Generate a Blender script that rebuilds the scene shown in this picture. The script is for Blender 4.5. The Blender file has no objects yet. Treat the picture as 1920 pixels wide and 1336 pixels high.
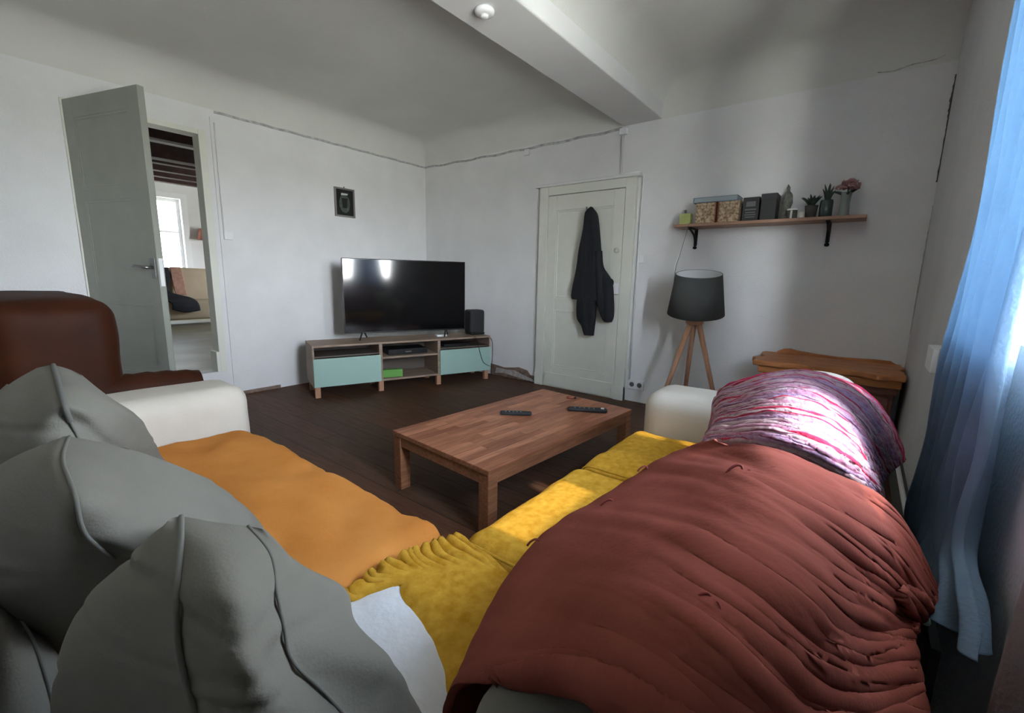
import bpy, bmesh, math, random
from math import sin, cos, pi, radians, sqrt, atan2
from mathutils import Vector, Matrix, noise
random.seed(7)
C = bpy.context.scene.collection
S = bpy.context.scene

# ------------------------------------------------------------------ camera, sky, sun, exposure
cam_data = bpy.data.cameras.new('camera'); cam = bpy.data.objects.new('camera', cam_data); C.objects.link(cam)
cam_data.sensor_width = 36; cam_data.lens = 36*834.8/1920; cam_data.clip_start = 0.02
yaw, pitch, roll = -0.6614, -0.1771, 0.0202
fwd = Vector((sin(yaw)*cos(pitch), cos(yaw)*cos(pitch), sin(pitch)))
rt = Vector((cos(yaw), -sin(yaw), 0)); up = rt.cross(fwd)
rt, up = rt*cos(roll)+up*sin(roll), up*cos(roll)-rt*sin(roll)
cam.matrix_world = Matrix(((rt.x, up.x, -fwd.x, 4.4064), (rt.y, up.y, -fwd.y, -3.8601), (rt.z, up.z, -fwd.z, 1.1177), (0, 0, 0, 1)))
S.camera = cam
S.view_settings.view_transform = 'Standard'; S.view_settings.look = 'None'
S.view_settings.gamma = 1; S.view_settings.use_curve_mapping = False
S.view_settings.exposure = 0.0

w = bpy.data.worlds.new('sky'); S.world = w; w.use_nodes = True
wn, wl = w.node_tree.nodes, w.node_tree.links
bg = wn['Background']; tc = wn.new('ShaderNodeTexCoord'); sx = wn.new('ShaderNodeSeparateXYZ'); cr = wn.new('ShaderNodeValToRGB')
wl.new(tc.outputs['Generated'], sx.inputs[0]); wl.new(sx.outputs['Z'], cr.inputs[0])
cr.color_ramp.elements[0].position = 0.0; cr.color_ramp.elements[0].color = (0.42, 0.43, 0.40, 1)
cr.color_ramp.elements[1].position = 0.03; cr.color_ramp.elements[1].color = (0.90, 0.95, 1.0, 1)   # hazy bright horizon
for q_, c_ in ((0.28, (0.62, 0.68, 0.77, 1)), (0.50, (0.30, 0.36, 0.45, 1))):
    e_ = cr.color_ramp.elements.new(q_); e_.color = c_
# the sky is brightest towards the sun and dull away from it
az = wn.new('ShaderNodeMapRange'); az.interpolation_type = 'SMOOTHSTEP'
for i_, v_ in enumerate((-0.45, 1.00, 0.15, 1.2)): az.inputs[i_+1].default_value = v_
dt = wn.new('ShaderNodeVectorMath'); dt.operation = 'DOT_PRODUCT'; dt.inputs[1].default_value = (0.93, -0.36, 0.0)
wl.new(tc.outputs['Generated'], dt.inputs[0]); wl.new(dt.outputs['Value'], az.inputs[0])
ml = wn.new('ShaderNodeMath'); ml.operation = 'MULTIPLY'; ml.inputs[1].default_value = 135.0
wl.new(az.outputs[0], ml.inputs[0]); wl.new(ml.outputs[0], bg.inputs['Strength'])
wl.new(cr.outputs[0], bg.inputs['Color'])

sun_d = bpy.data.lights.new('sun', 'SUN'); sun_d.energy = 5.5; sun_d.angle = radians(1.0); sun_d.color = (1.0, 0.90, 0.78)
sun = bpy.data.objects.new('sun', sun_d); C.objects.link(sun)
SUN_DIR = Vector((cos(radians(48)), -0.07, sin(radians(48)))).normalized()
sun.rotation_euler = SUN_DIR.to_track_quat('Z', 'Y').to_euler(); sun.location = (8, -2.8, 5)

def portal(name, loc, rot, sx_, sy_):
    d = bpy.data.lights.new(name, 'AREA'); d.shape = 'RECTANGLE'; d.size = sx_; d.size_y = sy_
    d.cycles.is_portal = True
    o = bpy.data.objects.new(name, d); C.objects.link(o); o.location = loc; o.rotation_euler = rot
portal('window_daylight', (5.10, -2.70, 1.60), (0, radians(90), 0), 1.25, 1.4)
portal('far_window_daylight', (-6.1, -1.30, 1.65), (0, radians(-90), 0), 1.7, 1.1)
portal('side_window_daylight', (-2.65, 1.78, 1.55), (radians(-90), 0, 0), 0.7, 1.3)

# ------------------------------------------------------------------ materials
def mat(name, col, rough=0.7, var=0.0, scale=8, bump=0.0, bscale=60, spec=0.4, metal=0, sheen=0, col2=None, trans=0, stretch=None, detail=4):
    m = bpy.data.materials.new(name); m.use_nodes = True
    n, l = m.node_tree.nodes, m.node_tree.links; b = n['Principled BSDF']
    b.inputs['Base Color'].default_value = (*col, 1); b.inputs['Roughness'].default_value = rough
    b.inputs['Specular IOR Level'].default_value = spec; b.inputs['Metallic'].default_value = metal
    if sheen: b.inputs['Sheen Weight'].default_value = sheen; b.inputs['Sheen Roughness'].default_value = 0.4
    t = n.new('ShaderNodeTexCoord'); mp = n.new('ShaderNodeMapping'); l.new(t.outputs['Object'], mp.inputs[0])
    if stretch: mp.inputs['Scale'].default_value = stretch
    if var or col2:
        nz = n.new('ShaderNodeTexNoise'); nz.inputs['Scale'].default_value = scale; nz.inputs['Detail'].default_value = detail
        l.new(mp.outputs[0], nz.inputs['Vector'])
        rp = n.new('ShaderNodeValToRGB'); rp.color_ramp.elements[0].position = 0.3; rp.color_ramp.elements[1].position = 0.7
        c2 = col2 or tuple(min(1, c*(1+var)) for c in col); c1 = col if col2 else tuple(c*(1-var) for c in col)
        rp.color_ramp.elements[0].color = (*c1, 1); rp.color_ramp.elements[1].color = (*c2, 1)
        l.new(nz.outputs['Fac'], rp.inputs[0]); l.new(rp.outputs[0], b.inputs['Base Color'])
    if bump:
        nb = n.new('ShaderNodeTexNoise'); nb.inputs['Scale'].default_value = bscale; nb.inputs['Detail'].default_value = 3
        l.new(mp.outputs[0], nb.inputs['Vector'])
        bp = n.new('ShaderNodeBump'); bp.inputs['Strength'].default_value = bump; bp.inputs['Distance'].default_value = 0.01
        l.new(nb.outputs['Fac'], bp.inputs['Height']); l.new(bp.outputs[0], b.inputs['Normal'])
    if trans:
        tr = n.new('ShaderNodeBsdfTranslucent'); mx = n.new('ShaderNodeMixShader'); mx.inputs[0].default_value = trans
        tr.inputs['Color'].default_value = (*[min(1, c*1.3) for c in col], 1)
        out = n['Material Output']; l.new(b.outputs[0], mx.inputs[1]); l.new(tr.outputs[0], mx.inputs[2]); l.new(mx.outputs[0], out.inputs['Surface'])
    return m

def wood(name, c1, c2, planks=(0.12, 1.1), axis='Y', rough=0.4, grain=30, bump=0.15, gap=0.004, coat=0):
    # boards laid along one axis, each with its own tone
    m = bpy.data.materials.new(name); m.use_nodes = True
    n, l = m.node_tree.nodes, m.node_tree.links; b = n['Principled BSDF']
    t = n.new('ShaderNodeTexCoord'); mp = n.new('ShaderNodeMapping'); l.new(t.outputs['Object'], mp.inputs[0])
    if axis == 'Y': mp.inputs['Rotation'].default_value = (0, 0, pi/2)
    br = n.new('ShaderNodeTexBrick'); br.inputs['Scale'].default_value = 1; br.inputs['Brick Width'].default_value = planks[1]
    br.inputs['Row Height'].default_value = planks[0]; br.inputs['Mortar Size'].default_value = gap; br.inputs['Mortar Smooth'].default_value = 0.2
    br.inputs['Bias'].default_value = 0.0
    br.offset = 0.37; br.inputs['Color1'].default_value = (*c1, 1); br.inputs['Color2'].default_value = (*c2, 1)
    br.inputs['Mortar'].default_value = (*[c*0.25 for c in c1], 1)
    l.new(mp.outputs[0], br.inputs['Vector'])
    st = n.new('ShaderNodeMapping'); st.inputs['Scale'].default_value = (1.5, 16, 16); l.new(mp.outputs[0], st.inputs[0])
    nz = n.new('ShaderNodeTexNoise'); nz.inputs['Scale'].default_value = grain/10; nz.inputs['Detail'].default_value = 6; l.new(st.outputs[0], nz.inputs['Vector'])
    rp = n.new('ShaderNodeValToRGB'); rp.color_ramp.elements[0].position = 0.25; rp.color_ramp.elements[1].position = 0.75
    rp.color_ramp.elements[0].color = (0.55, 0.5, 0.48, 1); rp.color_ramp.elements[1].color = (1.25, 1.25, 1.25, 1)
    l.new(nz.outputs['Fac'], rp.inputs[0])
    mx = n.new('ShaderNodeMix'); mx.data_type = 'RGBA'; mx.blend_type = 'MULTIPLY'; mx.inputs[0].default_value = 0.85
    l.new(br.outputs['Color'], mx.inputs[6]); l.new(rp.outputs[0], mx.inputs[7]); l.new(mx.outputs[2], b.inputs['Base Color'])
    b.inputs['Roughness'].default_value = rough; b.inputs['Specular IOR Level'].default_value = 0.18
    bp = n.new('ShaderNodeBump'); bp.inputs['Strength'].default_value = bump; bp.inputs['Distance'].default_value = 0.004
    l.new(nz.outputs['Fac'], bp.inputs['Height']); l.new(bp.outputs[0], b.inputs['Normal'])
    return m

M = {}
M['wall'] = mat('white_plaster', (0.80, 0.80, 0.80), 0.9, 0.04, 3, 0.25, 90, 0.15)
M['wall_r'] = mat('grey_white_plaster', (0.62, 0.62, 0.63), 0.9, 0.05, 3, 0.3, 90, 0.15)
M['ceil'] = mat('ceiling_plaster', (0.72, 0.72, 0.68), 0.95, 0.05, 1.5, 0.15, 60, 0.1)
M['beam'] = mat('beam_plaster', (0.76, 0.76, 0.76), 0.9, 0.03, 3, 0.1, 60, 0.1)
M['crack'] = mat('dark_crack', (0.10, 0.095, 0.09), 0.95)
M['crack_soft'] = mat('soft_crack', (0.50, 0.50, 0.50), 0.95, 0.3, 20)
M['floor'] = wood('stained_floorboards', (0.105, 0.048, 0.027), (0.075, 0.042, 0.025), (0.14, 1.6), 'X', 0.55, 30, 0.25, 0.003)
M['floor_far'] = mat('pale_floor', (0.20, 0.18, 0.10), 0.5, 0, 2, 0.1, 20, 0.4, col2=(0.34, 0.30, 0.20))
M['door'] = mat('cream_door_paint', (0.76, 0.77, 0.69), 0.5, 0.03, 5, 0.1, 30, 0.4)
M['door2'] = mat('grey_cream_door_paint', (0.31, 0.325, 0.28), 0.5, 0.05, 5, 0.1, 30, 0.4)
M['white'] = mat('white_plastic', (0.86, 0.87, 0.88), 0.4)
M['skirt'] = mat('bare_skirting', (0.20, 0.14, 0.11), 0.85, 0.4, 20, 0.4, 40)
M['rubble'] = mat('broken_plaster', (0.42, 0.38, 0.36), 0.95, 0.25, 30, 0.6, 40)
M['darkwood'] = mat('dark_joist_wood', (0.045, 0.022, 0.018), 0.8, 0.3, 10, 0.3, 20)
M['oak'] = wood('greige_oak', (0.33, 0.25, 0.19), (0.30, 0.225, 0.175), (0.5, 3), 'X', 0.5, 40, 0.1, 0)
M['mint'] = mat('mint_lacquer', (0.33, 0.49, 0.43), 0.35)
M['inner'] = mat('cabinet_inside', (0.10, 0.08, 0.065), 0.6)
M['black'] = mat('black_plastic', (0.012, 0.012, 0.013), 0.35)
M['blackmat'] = mat('matte_black', (0.02, 0.02, 0.022), 0.7)
M['screen'] = mat('screen_glass', (0.004, 0.004, 0.005), 0.085, spec=0.6)
M['green'] = mat('green_card', (0.12, 0.33, 0.06), 0.5)
M['table'] = wood('acacia_block', (0.25, 0.088, 0.045), (0.47, 0.21, 0.115), (0.045, 0.28), 'X', 0.38, 45, 0.12, 0.0006)
M['tableleg'] = wood('acacia_leg', (0.24, 0.10, 0.05), (0.28, 0.13, 0.065), (0.06, 2), 'X', 0.45, 45, 0.12, 0)
M['sofa'] = mat('ivory_cotton', (0.55, 0.51, 0.44), 0.9, 0.03, 12, 0.12, 250, 0.15)
M['grey'] = mat('greige_linen', (0.145, 0.14, 0.12), 0.95, 0.05, 10, 0.12, 260, 0.1)
M['seam'] = mat('dark_seam', (0.10, 0.10, 0.09), 0.9)
M['seam_g'] = mat('grey_piping', (0.12, 0.12, 0.105), 0.9)
M['yellow'] = mat('mustard_velvet', (0.42, 0.215, 0.016), 0.85, 0, 45, 0.25, 110, 0.05, sheen=0.0, col2=(0.58, 0.335, 0.045))
M['orange'] = mat('ochre_cotton', (0.47, 0.175, 0.036), 0.9, 0, 6, 0.12, 120, 0.05, sheen=0.0, col2=(0.57, 0.235, 0.058))
M['maroon'] = mat('brick_red_velvet', (0.16, 0.042, 0.031), 0.95, 0, 7, 0.10, 120, 0.03, sheen=0.0, col2=(0.20, 0.058, 0.043))
M['maroon_d'] = mat('red_tie_yarn', (0.16, 0.025, 0.02), 0.9)
M['linen_w'] = mat('white_cotton', (0.74, 0.76, 0.80), 0.9, 0.04, 14, 0.3, 60, 0.15)
M['leather'] = mat('brown_leather', (0.036, 0.010, 0.004), 0.6, 0.30, 5, 0.08, 60, 0.12)
M['shade'] = mat('charcoal_fabric', (0.055, 0.057, 0.055), 0.9, 0.05, 40, 0.2, 300)
M['shade_in'] = mat('shade_lining', (0.75, 0.76, 0.76), 0.8)
M['beech'] = mat('beech_leg', (0.42, 0.22, 0.13), 0.5, 0.12, 6, 0.1, 20, stretch=(8, 8, 1))
M['shelfw'] = mat('shelf_pine', (0.36, 0.21, 0.14), 0.5, 0.15, 6, 0.1, 20, stretch=(1, 12, 12))
M['iron'] = mat('black_iron', (0.015, 0.015, 0.015), 0.5, metal=0.4)
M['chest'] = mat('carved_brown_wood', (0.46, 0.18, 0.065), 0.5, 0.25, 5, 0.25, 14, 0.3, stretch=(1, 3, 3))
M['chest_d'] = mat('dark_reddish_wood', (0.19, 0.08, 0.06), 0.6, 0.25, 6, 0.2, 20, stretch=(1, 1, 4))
M['jacket'] = mat('black_jacket_cloth', (0.012, 0.013, 0.018), 0.85, 0.2, 12, 0.3, 80)
M['bluec'] = mat('blue_curtain_cloth', (0.17, 0.245, 0.32), 0.85, 0.14, 12, 0.3, 120, 0.1, trans=0.45)
M['sheer'] = mat('pale_curtain_cloth', (0.42, 0.42, 0.44), 0.9, 0.08, 8, 0.3, 120, 0.1, trans=0.35)
M['glass'] = mat('window_glass', (1, 1, 1), 0.0)
gn, gl = M['glass'].node_tree.nodes, M['glass'].node_tree.links   # thin clear pane: lets light straight through, slight gloss
tb_ = gn.new('ShaderNodeBsdfTransparent'); gg_ = gn.new('ShaderNodeBsdfGlossy'); gg_.inputs['Roughness'].default_value = 0.02; gm_ = gn.new('ShaderNodeMixShader'); gm_.inputs[0].default_value = 0.06
gl.new(tb_.outputs[0], gm_.inputs[1]); gl.new(gg_.outputs[0], gm_.inputs[2]); gl.new(gm_.outputs[0], gn['Material Output'].inputs['Surface'])
M['metal'] = mat('brushed_metal', (0.25, 0.25, 0.25), 0.35, metal=0.9)
M['frame'] = mat('grey_frame', (0.22, 0.21, 0.20), 0.5)
M['print'] = mat('dark_print', (0.012, 0.015, 0.014), 0.3)
M['print_g'] = mat('print_grey_green', (0.075, 0.09, 0.08), 0.5, 0.3, 40)
M['print_w'] = mat('print_white', (0.6, 0.6, 0.57), 0.5)
M['lime'] = mat('lime_card', (0.42, 0.46, 0.16), 0.6, 0.15, 20)
M['goldbox'] = mat('patterned_paper', (0.20, 0.11, 0.055), 0.6, 0, 70, col2=(0.62, 0.50, 0.33), detail=1)
M['redbrown'] = mat('red_brown_card', (0.22, 0.06, 0.03), 0.6)
M['bluebook'] = mat('blue_grey_card', (0.20, 0.27, 0.32), 0.5, 0.2, 15)
M['darkbox'] = mat('charcoal_card', (0.028, 0.027, 0.028), 0.5)
M['greytext'] = mat('grey_print', (0.14, 0.14, 0.14), 0.6)
M['stone'] = mat('grey_stone', (0.15, 0.155, 0.13), 0.9, 0.4, 40, 0.6, 60)
M['pot'] = mat('dark_clay', (0.075, 0.07, 0.062), 0.7, 0.2, 15)
M['teal'] = mat('dark_green_glass', (0.035, 0.06, 0.055), 0.25)
M['leaf'] = mat('dusty_leaf', (0.04, 0.065, 0.05), 0.7, 0.3, 30)
M['vase'] = mat('grey_green_glass', (0.22, 0.25, 0.23), 0.25)
M['pinkf'] = mat('faded_pink_petals', (0.55, 0.30, 0.29), 0.85, 0.2, 40, trans=0.2)
M['tan'] = mat('tan_upholstery', (0.40, 0.32, 0.22), 0.9, 0.06, 5)
M['brass'] = mat('cream_ceramic', (0.62, 0.60, 0.52), 0.5)

def pink_stripes():
    m = bpy.data.materials.new('pink_striped_seersucker'); m.use_nodes = True
    n, l = m.node_tree.nodes, m.node_tree.links; b = n['Principled BSDF']; b.inputs['Roughness'].default_value = 0.9
    b.inputs['Specular IOR Level'].default_value = 0.1
    uv = n.new('ShaderNodeUVMap'); uv.uv_map = 'UVMap'; sp = n.new('ShaderNodeSeparateXYZ'); l.new(uv.outputs[0], sp.inputs[0])
    nz = n.new('ShaderNodeTexNoise'); nz.inputs['Scale'].default_value = 5; l.new(uv.outputs[0], nz.inputs['Vector'])
    def math_(op, a, c=None, **k):
        q = n.new('ShaderNodeMath'); q.operation = op
        for i, v in enumerate((a, c)):
            if v is None: continue
            if isinstance(v, (int, float)): q.inputs[i].default_value = v
            else: l.new(v, q.inputs[i])
        return q.outputs[0]
    v = math_('ADD', sp.outputs['Y'], math_('MULTIPLY', nz.outputs['Fac'], 0.035))
    def ramp(period, stops):
        f = math_('FRACT', math_('MULTIPLY', v, 1/period)); r = n.new('ShaderNodeValToRGB'); r.color_ramp.interpolation = 'CONSTANT'
        e = r.color_ramp.elements; e[0].position = stops[0][0]; e[0].color = (*stops[0][1], 1); e[1].position = stops[1][0]; e[1].color = (*stops[1][1], 1)
        for p, c in stops[2:]: x = e.new(p); x.color = (*c, 1)
        l.new(f, r.inputs[0]); return r.outputs[0]
    P = (0.40, 0.20, 0.28); Wt = (0.43, 0.31, 0.34); R_ = (0.42, 0.03, 0.07); D_ = (0.14, 0.05, 0.08); V = (0.37, 0.24, 0.36)
    c = ramp(0.21, [(0, P), (0.10, D_), (0.115, Wt), (0.22, D_), (0.235, P), (0.33, R_), (0.37, Wt), (0.47, D_), (0.485, Wt), (0.56, R_), (0.585, P), (0.66, V), (0.75, D_), (0.765, V), (0.86, R_), (0.89, Wt)])
    ck = n.new('ShaderNodeTexNoise'); ck.inputs['Scale'].default_value = 1
    mp = n.new('ShaderNodeMapping'); mp.inputs['Scale'].default_value = (55, 70, 1); l.new(uv.outputs[0], mp.inputs[0]); l.new(mp.outputs[0], ck.inputs['Vector'])
    rp = n.new('ShaderNodeValToRGB'); rp.color_ramp.elements[0].position = 0.36; rp.color_ramp.elements[0].color = (0.74, 0.55, 0.6, 1)
    rp.color_ramp.elements[1].position = 0.5; rp.color_ramp.elements[1].color = (1, 1, 1, 1); l.new(ck.outputs['Fac'], rp.inputs[0])
    mx = n.new('ShaderNodeMix'); mx.data_type = 'RGBA'; mx.blend_type = 'MULTIPLY'; mx.inputs[0].default_value = 0.9
    l.new(c, mx.inputs[6]); l.new(rp.outputs[0], mx.inputs[7])
    edge = n.new('ShaderNodeMix'); edge.data_type = 'RGBA'; edge.inputs[7].default_value = (0.45, 0.035, 0.09, 1)
    l.new(math_('LESS_THAN', sp.outputs['Y'], 0.028), edge.inputs[0]); l.new(mx.outputs[2], edge.inputs[6]); l.new(edge.outputs[2], b.inputs['Base Color'])
    bp = n.new('ShaderNodeBump'); bp.inputs['Strength'].default_value = 1.0; bp.inputs['Distance'].default_value = 0.006
    l.new(ck.outputs['Fac'], bp.inputs['Height']); l.new(bp.outputs[0], b.inputs['Normal'])
    return m
M['pink'] = pink_stripes()

# ------------------------------------------------------------------ helpers
def obj(name, bm, m, parent=None, smooth=False, bevel=0, solid=0):
    me = bpy.data.meshes.new(name); bm.normal_update(); bm.to_mesh(me); bm.free()
    o = bpy.data.objects.new(name, me); C.objects.link(o)
    for x in (m if isinstance(m, (list, tuple)) else [m]): me.materials.append(x)
    if smooth:
        for p in me.polygons: p.use_smooth = True
    if solid: s = o.modifiers.new('thickness', 'SOLIDIFY'); s.thickness = solid; s.offset = -1
    if bevel: b = o.modifiers.new('bevel', 'BEVEL'); b.width = bevel; b.segments = 3; b.limit_method = 'ANGLE'
    if parent: o.parent = parent
    return o
def thing(name, label, cat, loc=(0, 0, 0), rz=0, group=None):
    o = bpy.data.objects.new(name, None); C.objects.link(o); o.empty_display_size = 0.1
    o.location = loc; o.rotation_euler = (0, 0, rz); o['label'] = label; o['category'] = cat
    if group: o['group'] = group
    return o
def tag(o, label, cat, group=None):
    o['label'] = label; o['category'] = cat
    if group: o['group'] = group
    return o
def struct(o): o['kind'] = 'structure'; return o
def box(bm, x0, x1, y0, y1, z0, z1, mt=0):
    v = [bm.verts.new((x, y, z)) for x in (x0, x1) for y in (y0, y1) for z in (z0, z1)]
    for f in ((0, 1, 3, 2), (4, 6, 7, 5), (0, 4, 5, 1), (2, 3, 7, 6), (0, 2, 6, 4), (1, 5, 7, 3)):
        bm.faces.new([v[i] for i in f]).material_index = mt
def bx(*boxes):
    bm = bmesh.new()
    for b in boxes: box(bm, *b)
    return bm
def tube(bm, pts, r, seg=8, closed_ends=True, rr=None):
    pts = [Vector(p) for p in pts]; rings = []; n = len(pts); prev = None
    for i, p in enumerate(pts):
        t = (pts[min(i+1, n-1)]-pts[max(i-1, 0)]).normalized()
        if prev is None:
            a = Vector((0, 0, 1)) if abs(t.z) < 0.9 else Vector((1, 0, 0)); u = t.cross(a).normalized()
        else: u = (prev-t*prev.dot(t)).normalized()
        prev = u; v = t.cross(u); q = rr[i] if rr else r
        rings.append([bm.verts.new(p+(u*cos(2*pi*k/seg)+v*sin(2*pi*k/seg))*q) for k in range(seg)])
    for a, b in zip(rings, rings[1:]):
        for k in range(seg): bm.faces.new((a[k], a[(k+1) % seg], b[(k+1) % seg], b[k]))
    if closed_ends: bm.faces.new(rings[0][::-1]); bm.faces.new(rings[-1])
def tb(pts, r, seg=8, rr=None):
    bm = bmesh.new(); tube(bm, pts, r, seg, rr=rr); return bm
def lathe(prof, seg=32, cx=0, cy=0, bm=None):
    bm = bm or bmesh.new(); rings = []
    for r, z in prof: rings.append([bm.verts.new((cx+r*cos(2*pi*k/seg), cy+r*sin(2*pi*k/seg), z)) for k in range(seg)])
    for a, b in zip(rings, rings[1:]):
        for k in range(seg): bm.faces.new((a[k], a[(k+1) % seg], b[(k+1) % seg], b[k]))
    if prof[0][0] > 1e-4: bm.faces.new(rings[0][::-1])
    if prof[-1][0] > 1e-4: bm.faces.new(rings[-1])
    return bm
def prism(pts, ax, a, b, bm=None):
    # outline in the two other axes, extruded from a to b along ax
    bm = bm or bmesh.new(); n = len(pts)
    def P(p, q): return {'x': (q, p[0], p[1]), 'y': (p[0], q, p[1]), 'z': (p[0], p[1], q)}[ax]
    A = [bm.verts.new(P(p, a)) for p in pts]; B = [bm.verts.new(P(p, b)) for p in pts]
    bm.faces.new(A[::-1]); bm.faces.new(B)
    for i in range(n): bm.faces.new((A[i], A[(i+1) % n], B[(i+1) % n], B[i]))
    bmesh.ops.recalc_face_normals(bm, faces=bm.faces); return bm
def cr_(p0, p1, p2, p3, t):
    return 0.5*((2*p1)+(p2-p0)*t+(2*p0-5*p1+4*p2-p3)*t*t+(3*p1-p0-3*p2+p3)*t*t*t)
def spline(pts, n, closed=False):
    pts = [Vector(p) for p in pts]; m = len(pts); out = []
    N = m if closed else m-1
    for i in range(n):
        f = i*N/(n if closed else n-1); k = min(int(f), N-1); t = f-k
        g = (lambda j: pts[j % m]) if closed else (lambda j: pts[max(0, min(m-1, j))])
        out.append(cr_(g(k-1), g(k), g(k+1), g(k+2), t))
    return out
def nz(v, s=1.0): return noise.noise(Vector(v)*s)
def sheet(rows, nu, nv, disp=None):
    # cloth surface through rows of control points, with a UV map; disp(u, v, point) moves it along its normal
    R0 = [spline(r, nu) for r in rows]; cols = [spline([R0[k][i] for k in range(len(rows))], nv) for i in range(nu)]
    g = [[cols[i][j] for i in range(nu)] for j in range(nv)]
    if disp:
        h = [[None]*nu for _ in range(nv)]
        for j in range(nv):
            for i in range(nu):
                a = g[j][min(i+1, nu-1)]-g[j][max(i-1, 0)]; b = g[min(j+1, nv-1)][i]-g[max(j-1, 0)][i]
                nn = a.cross(b); nn = nn.normalized() if nn.length > 1e-9 else Vector((0, 0, 1))
                if nn.z < 0 and abs(nn.z) > 0.2: nn = -nn
                h[j][i] = g[j][i]+nn*disp(i/(nu-1), j/(nv-1), g[j][i])
        g = h
    bm = bmesh.new(); uvl = bm.loops.layers.uv.new('UVMap')
    V = [[bm.verts.new(p) for p in r] for r in g]
    for j in range(nv-1):
        for i in range(nu-1):
            f = bm.faces.new((V[j][i], V[j][i+1], V[j+1][i+1], V[j+1][i]))
            for lp, (a, b) in zip(f.loops, ((i, j), (i+1, j), (i+1, j+1), (i, j+1))): lp[uvl].uv = (a/(nu-1), b/(nv-1))
    return bm, g
def pillow(rings, eye, back, seg=120, nv=110, amp=0.004, shrink=0.86, creases=()):
    # plump cushion: rings of points over the near side, closed by the far side `back` metres behind
    eye = Vector(eye); full = []
    for r in rings:
        r = [Vector(p) for p in r]; c = sum(r, Vector())/len(r); d = (c-eye).normalized()
        far = [c+(p-c)*shrink+d*back for p in r[1:-1]][::-1]
        full.append(spline(r+far, seg, True))
    cols = [spline([full[k][i] for k in range(len(full))], nv) for i in range(seg)]
    bm = bmesh.new(); V = []
    for j in range(nv):
        cen = sum((cols[i][j] for i in range(seg)), Vector())/seg; row = []
        for i in range(seg):
            p = cols[i][j]; n = (p-cen).normalized()
            a = amp*(nz(p, 9)+0.5*nz((p.x*8, p.y*8, p.z*30))-2.2*max(0, 0.20-abs(nz((p.x*5, p.y*5, p.z*17+3))))*max(0, nz(p, 6)+0.35))
            for z0, wd, dp, k in creases:
                q = (p.z-z0-0.05*nz((p.x*3+k, p.y*3, k))-0.012*nz((p.x*11, p.y*11+k, 0)))/wd
                a -= 0.55*dp*math.exp(-q*q)*max(0, min(1, 0.55+1.6*nz((p.x*5+k*2, p.y*5, k*3.1))))
                a += 0.3*dp*math.exp(-(q-1.6)**2)*max(0, min(1, 0.4+1.6*nz((p.x*5+k*2, p.y*5, k*3.1))))
            row.append(bm.verts.new(p+n*a))
        V.append(row)
    for j in range(nv-1):
        for i in range(seg): bm.faces.new((V[j][i], V[j][(i+1) % seg], V[j+1][(i+1) % seg], V[j+1][i]))
    for row, fl in ((V[0], 1), (V[-1], 0)):
        c = bm.verts.new(sum((v.co for v in row), Vector())/seg)
        for i in range(seg): bm.faces.new((c, row[i], row[(i+1) % seg]) if fl else (c, row[(i+1) % seg], row[i]))
    bmesh.ops.recalc_face_normals(bm, faces=bm.faces); return bm
def softbox(x0, x1, y0, y1, z0, z1, r=0.05, crown=0.02, n=26, disp=None):
    # upholstered block: rounded edges, domed top
    bm = bmesh.new(); bmesh.ops.create_cube(bm, size=2); bmesh.ops.subdivide_edges(bm, edges=bm.edges, cuts=n, use_grid_fill=True)
    hx, hy, hz = (x1-x0)/2, (y1-y0)/2, (z1-z0)/2; c = Vector(((x0+x1)/2, (y0+y1)/2, (z0+z1)/2)); r = min(r, hx, hy, hz)
    def rm(t):  # denser rows near the edges
        return sin(t*pi/2)
    for v in bm.verts:
        a, b, d = rm(v.co.x), rm(v.co.y), rm(v.co.z); p = Vector((a*hx, b*hy, d*hz))
        q = Vector((max(-hx+r, min(hx-r, p.x)), max(-hy+r, min(hy-r, p.y)), max(-hz+r, min(hz-r, p.z))))
        e = p-q; e = e.normalized()*r if e.length > 1e-7 else e
        s = q+e
        if d > 0: s.z += crown*(1-a*a)*(1-b*b)*d
        s.x += math.copysign(crown*0.5*(1-b*b)*(1-d*d), a)*abs(a); s.y += math.copysign(crown*0.5*(1-a*a)*(1-d*d), b)*abs(b)
        s = s+c
        if disp: s = s+disp(s, a, b, d)
        v.co = s
    return bm

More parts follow.
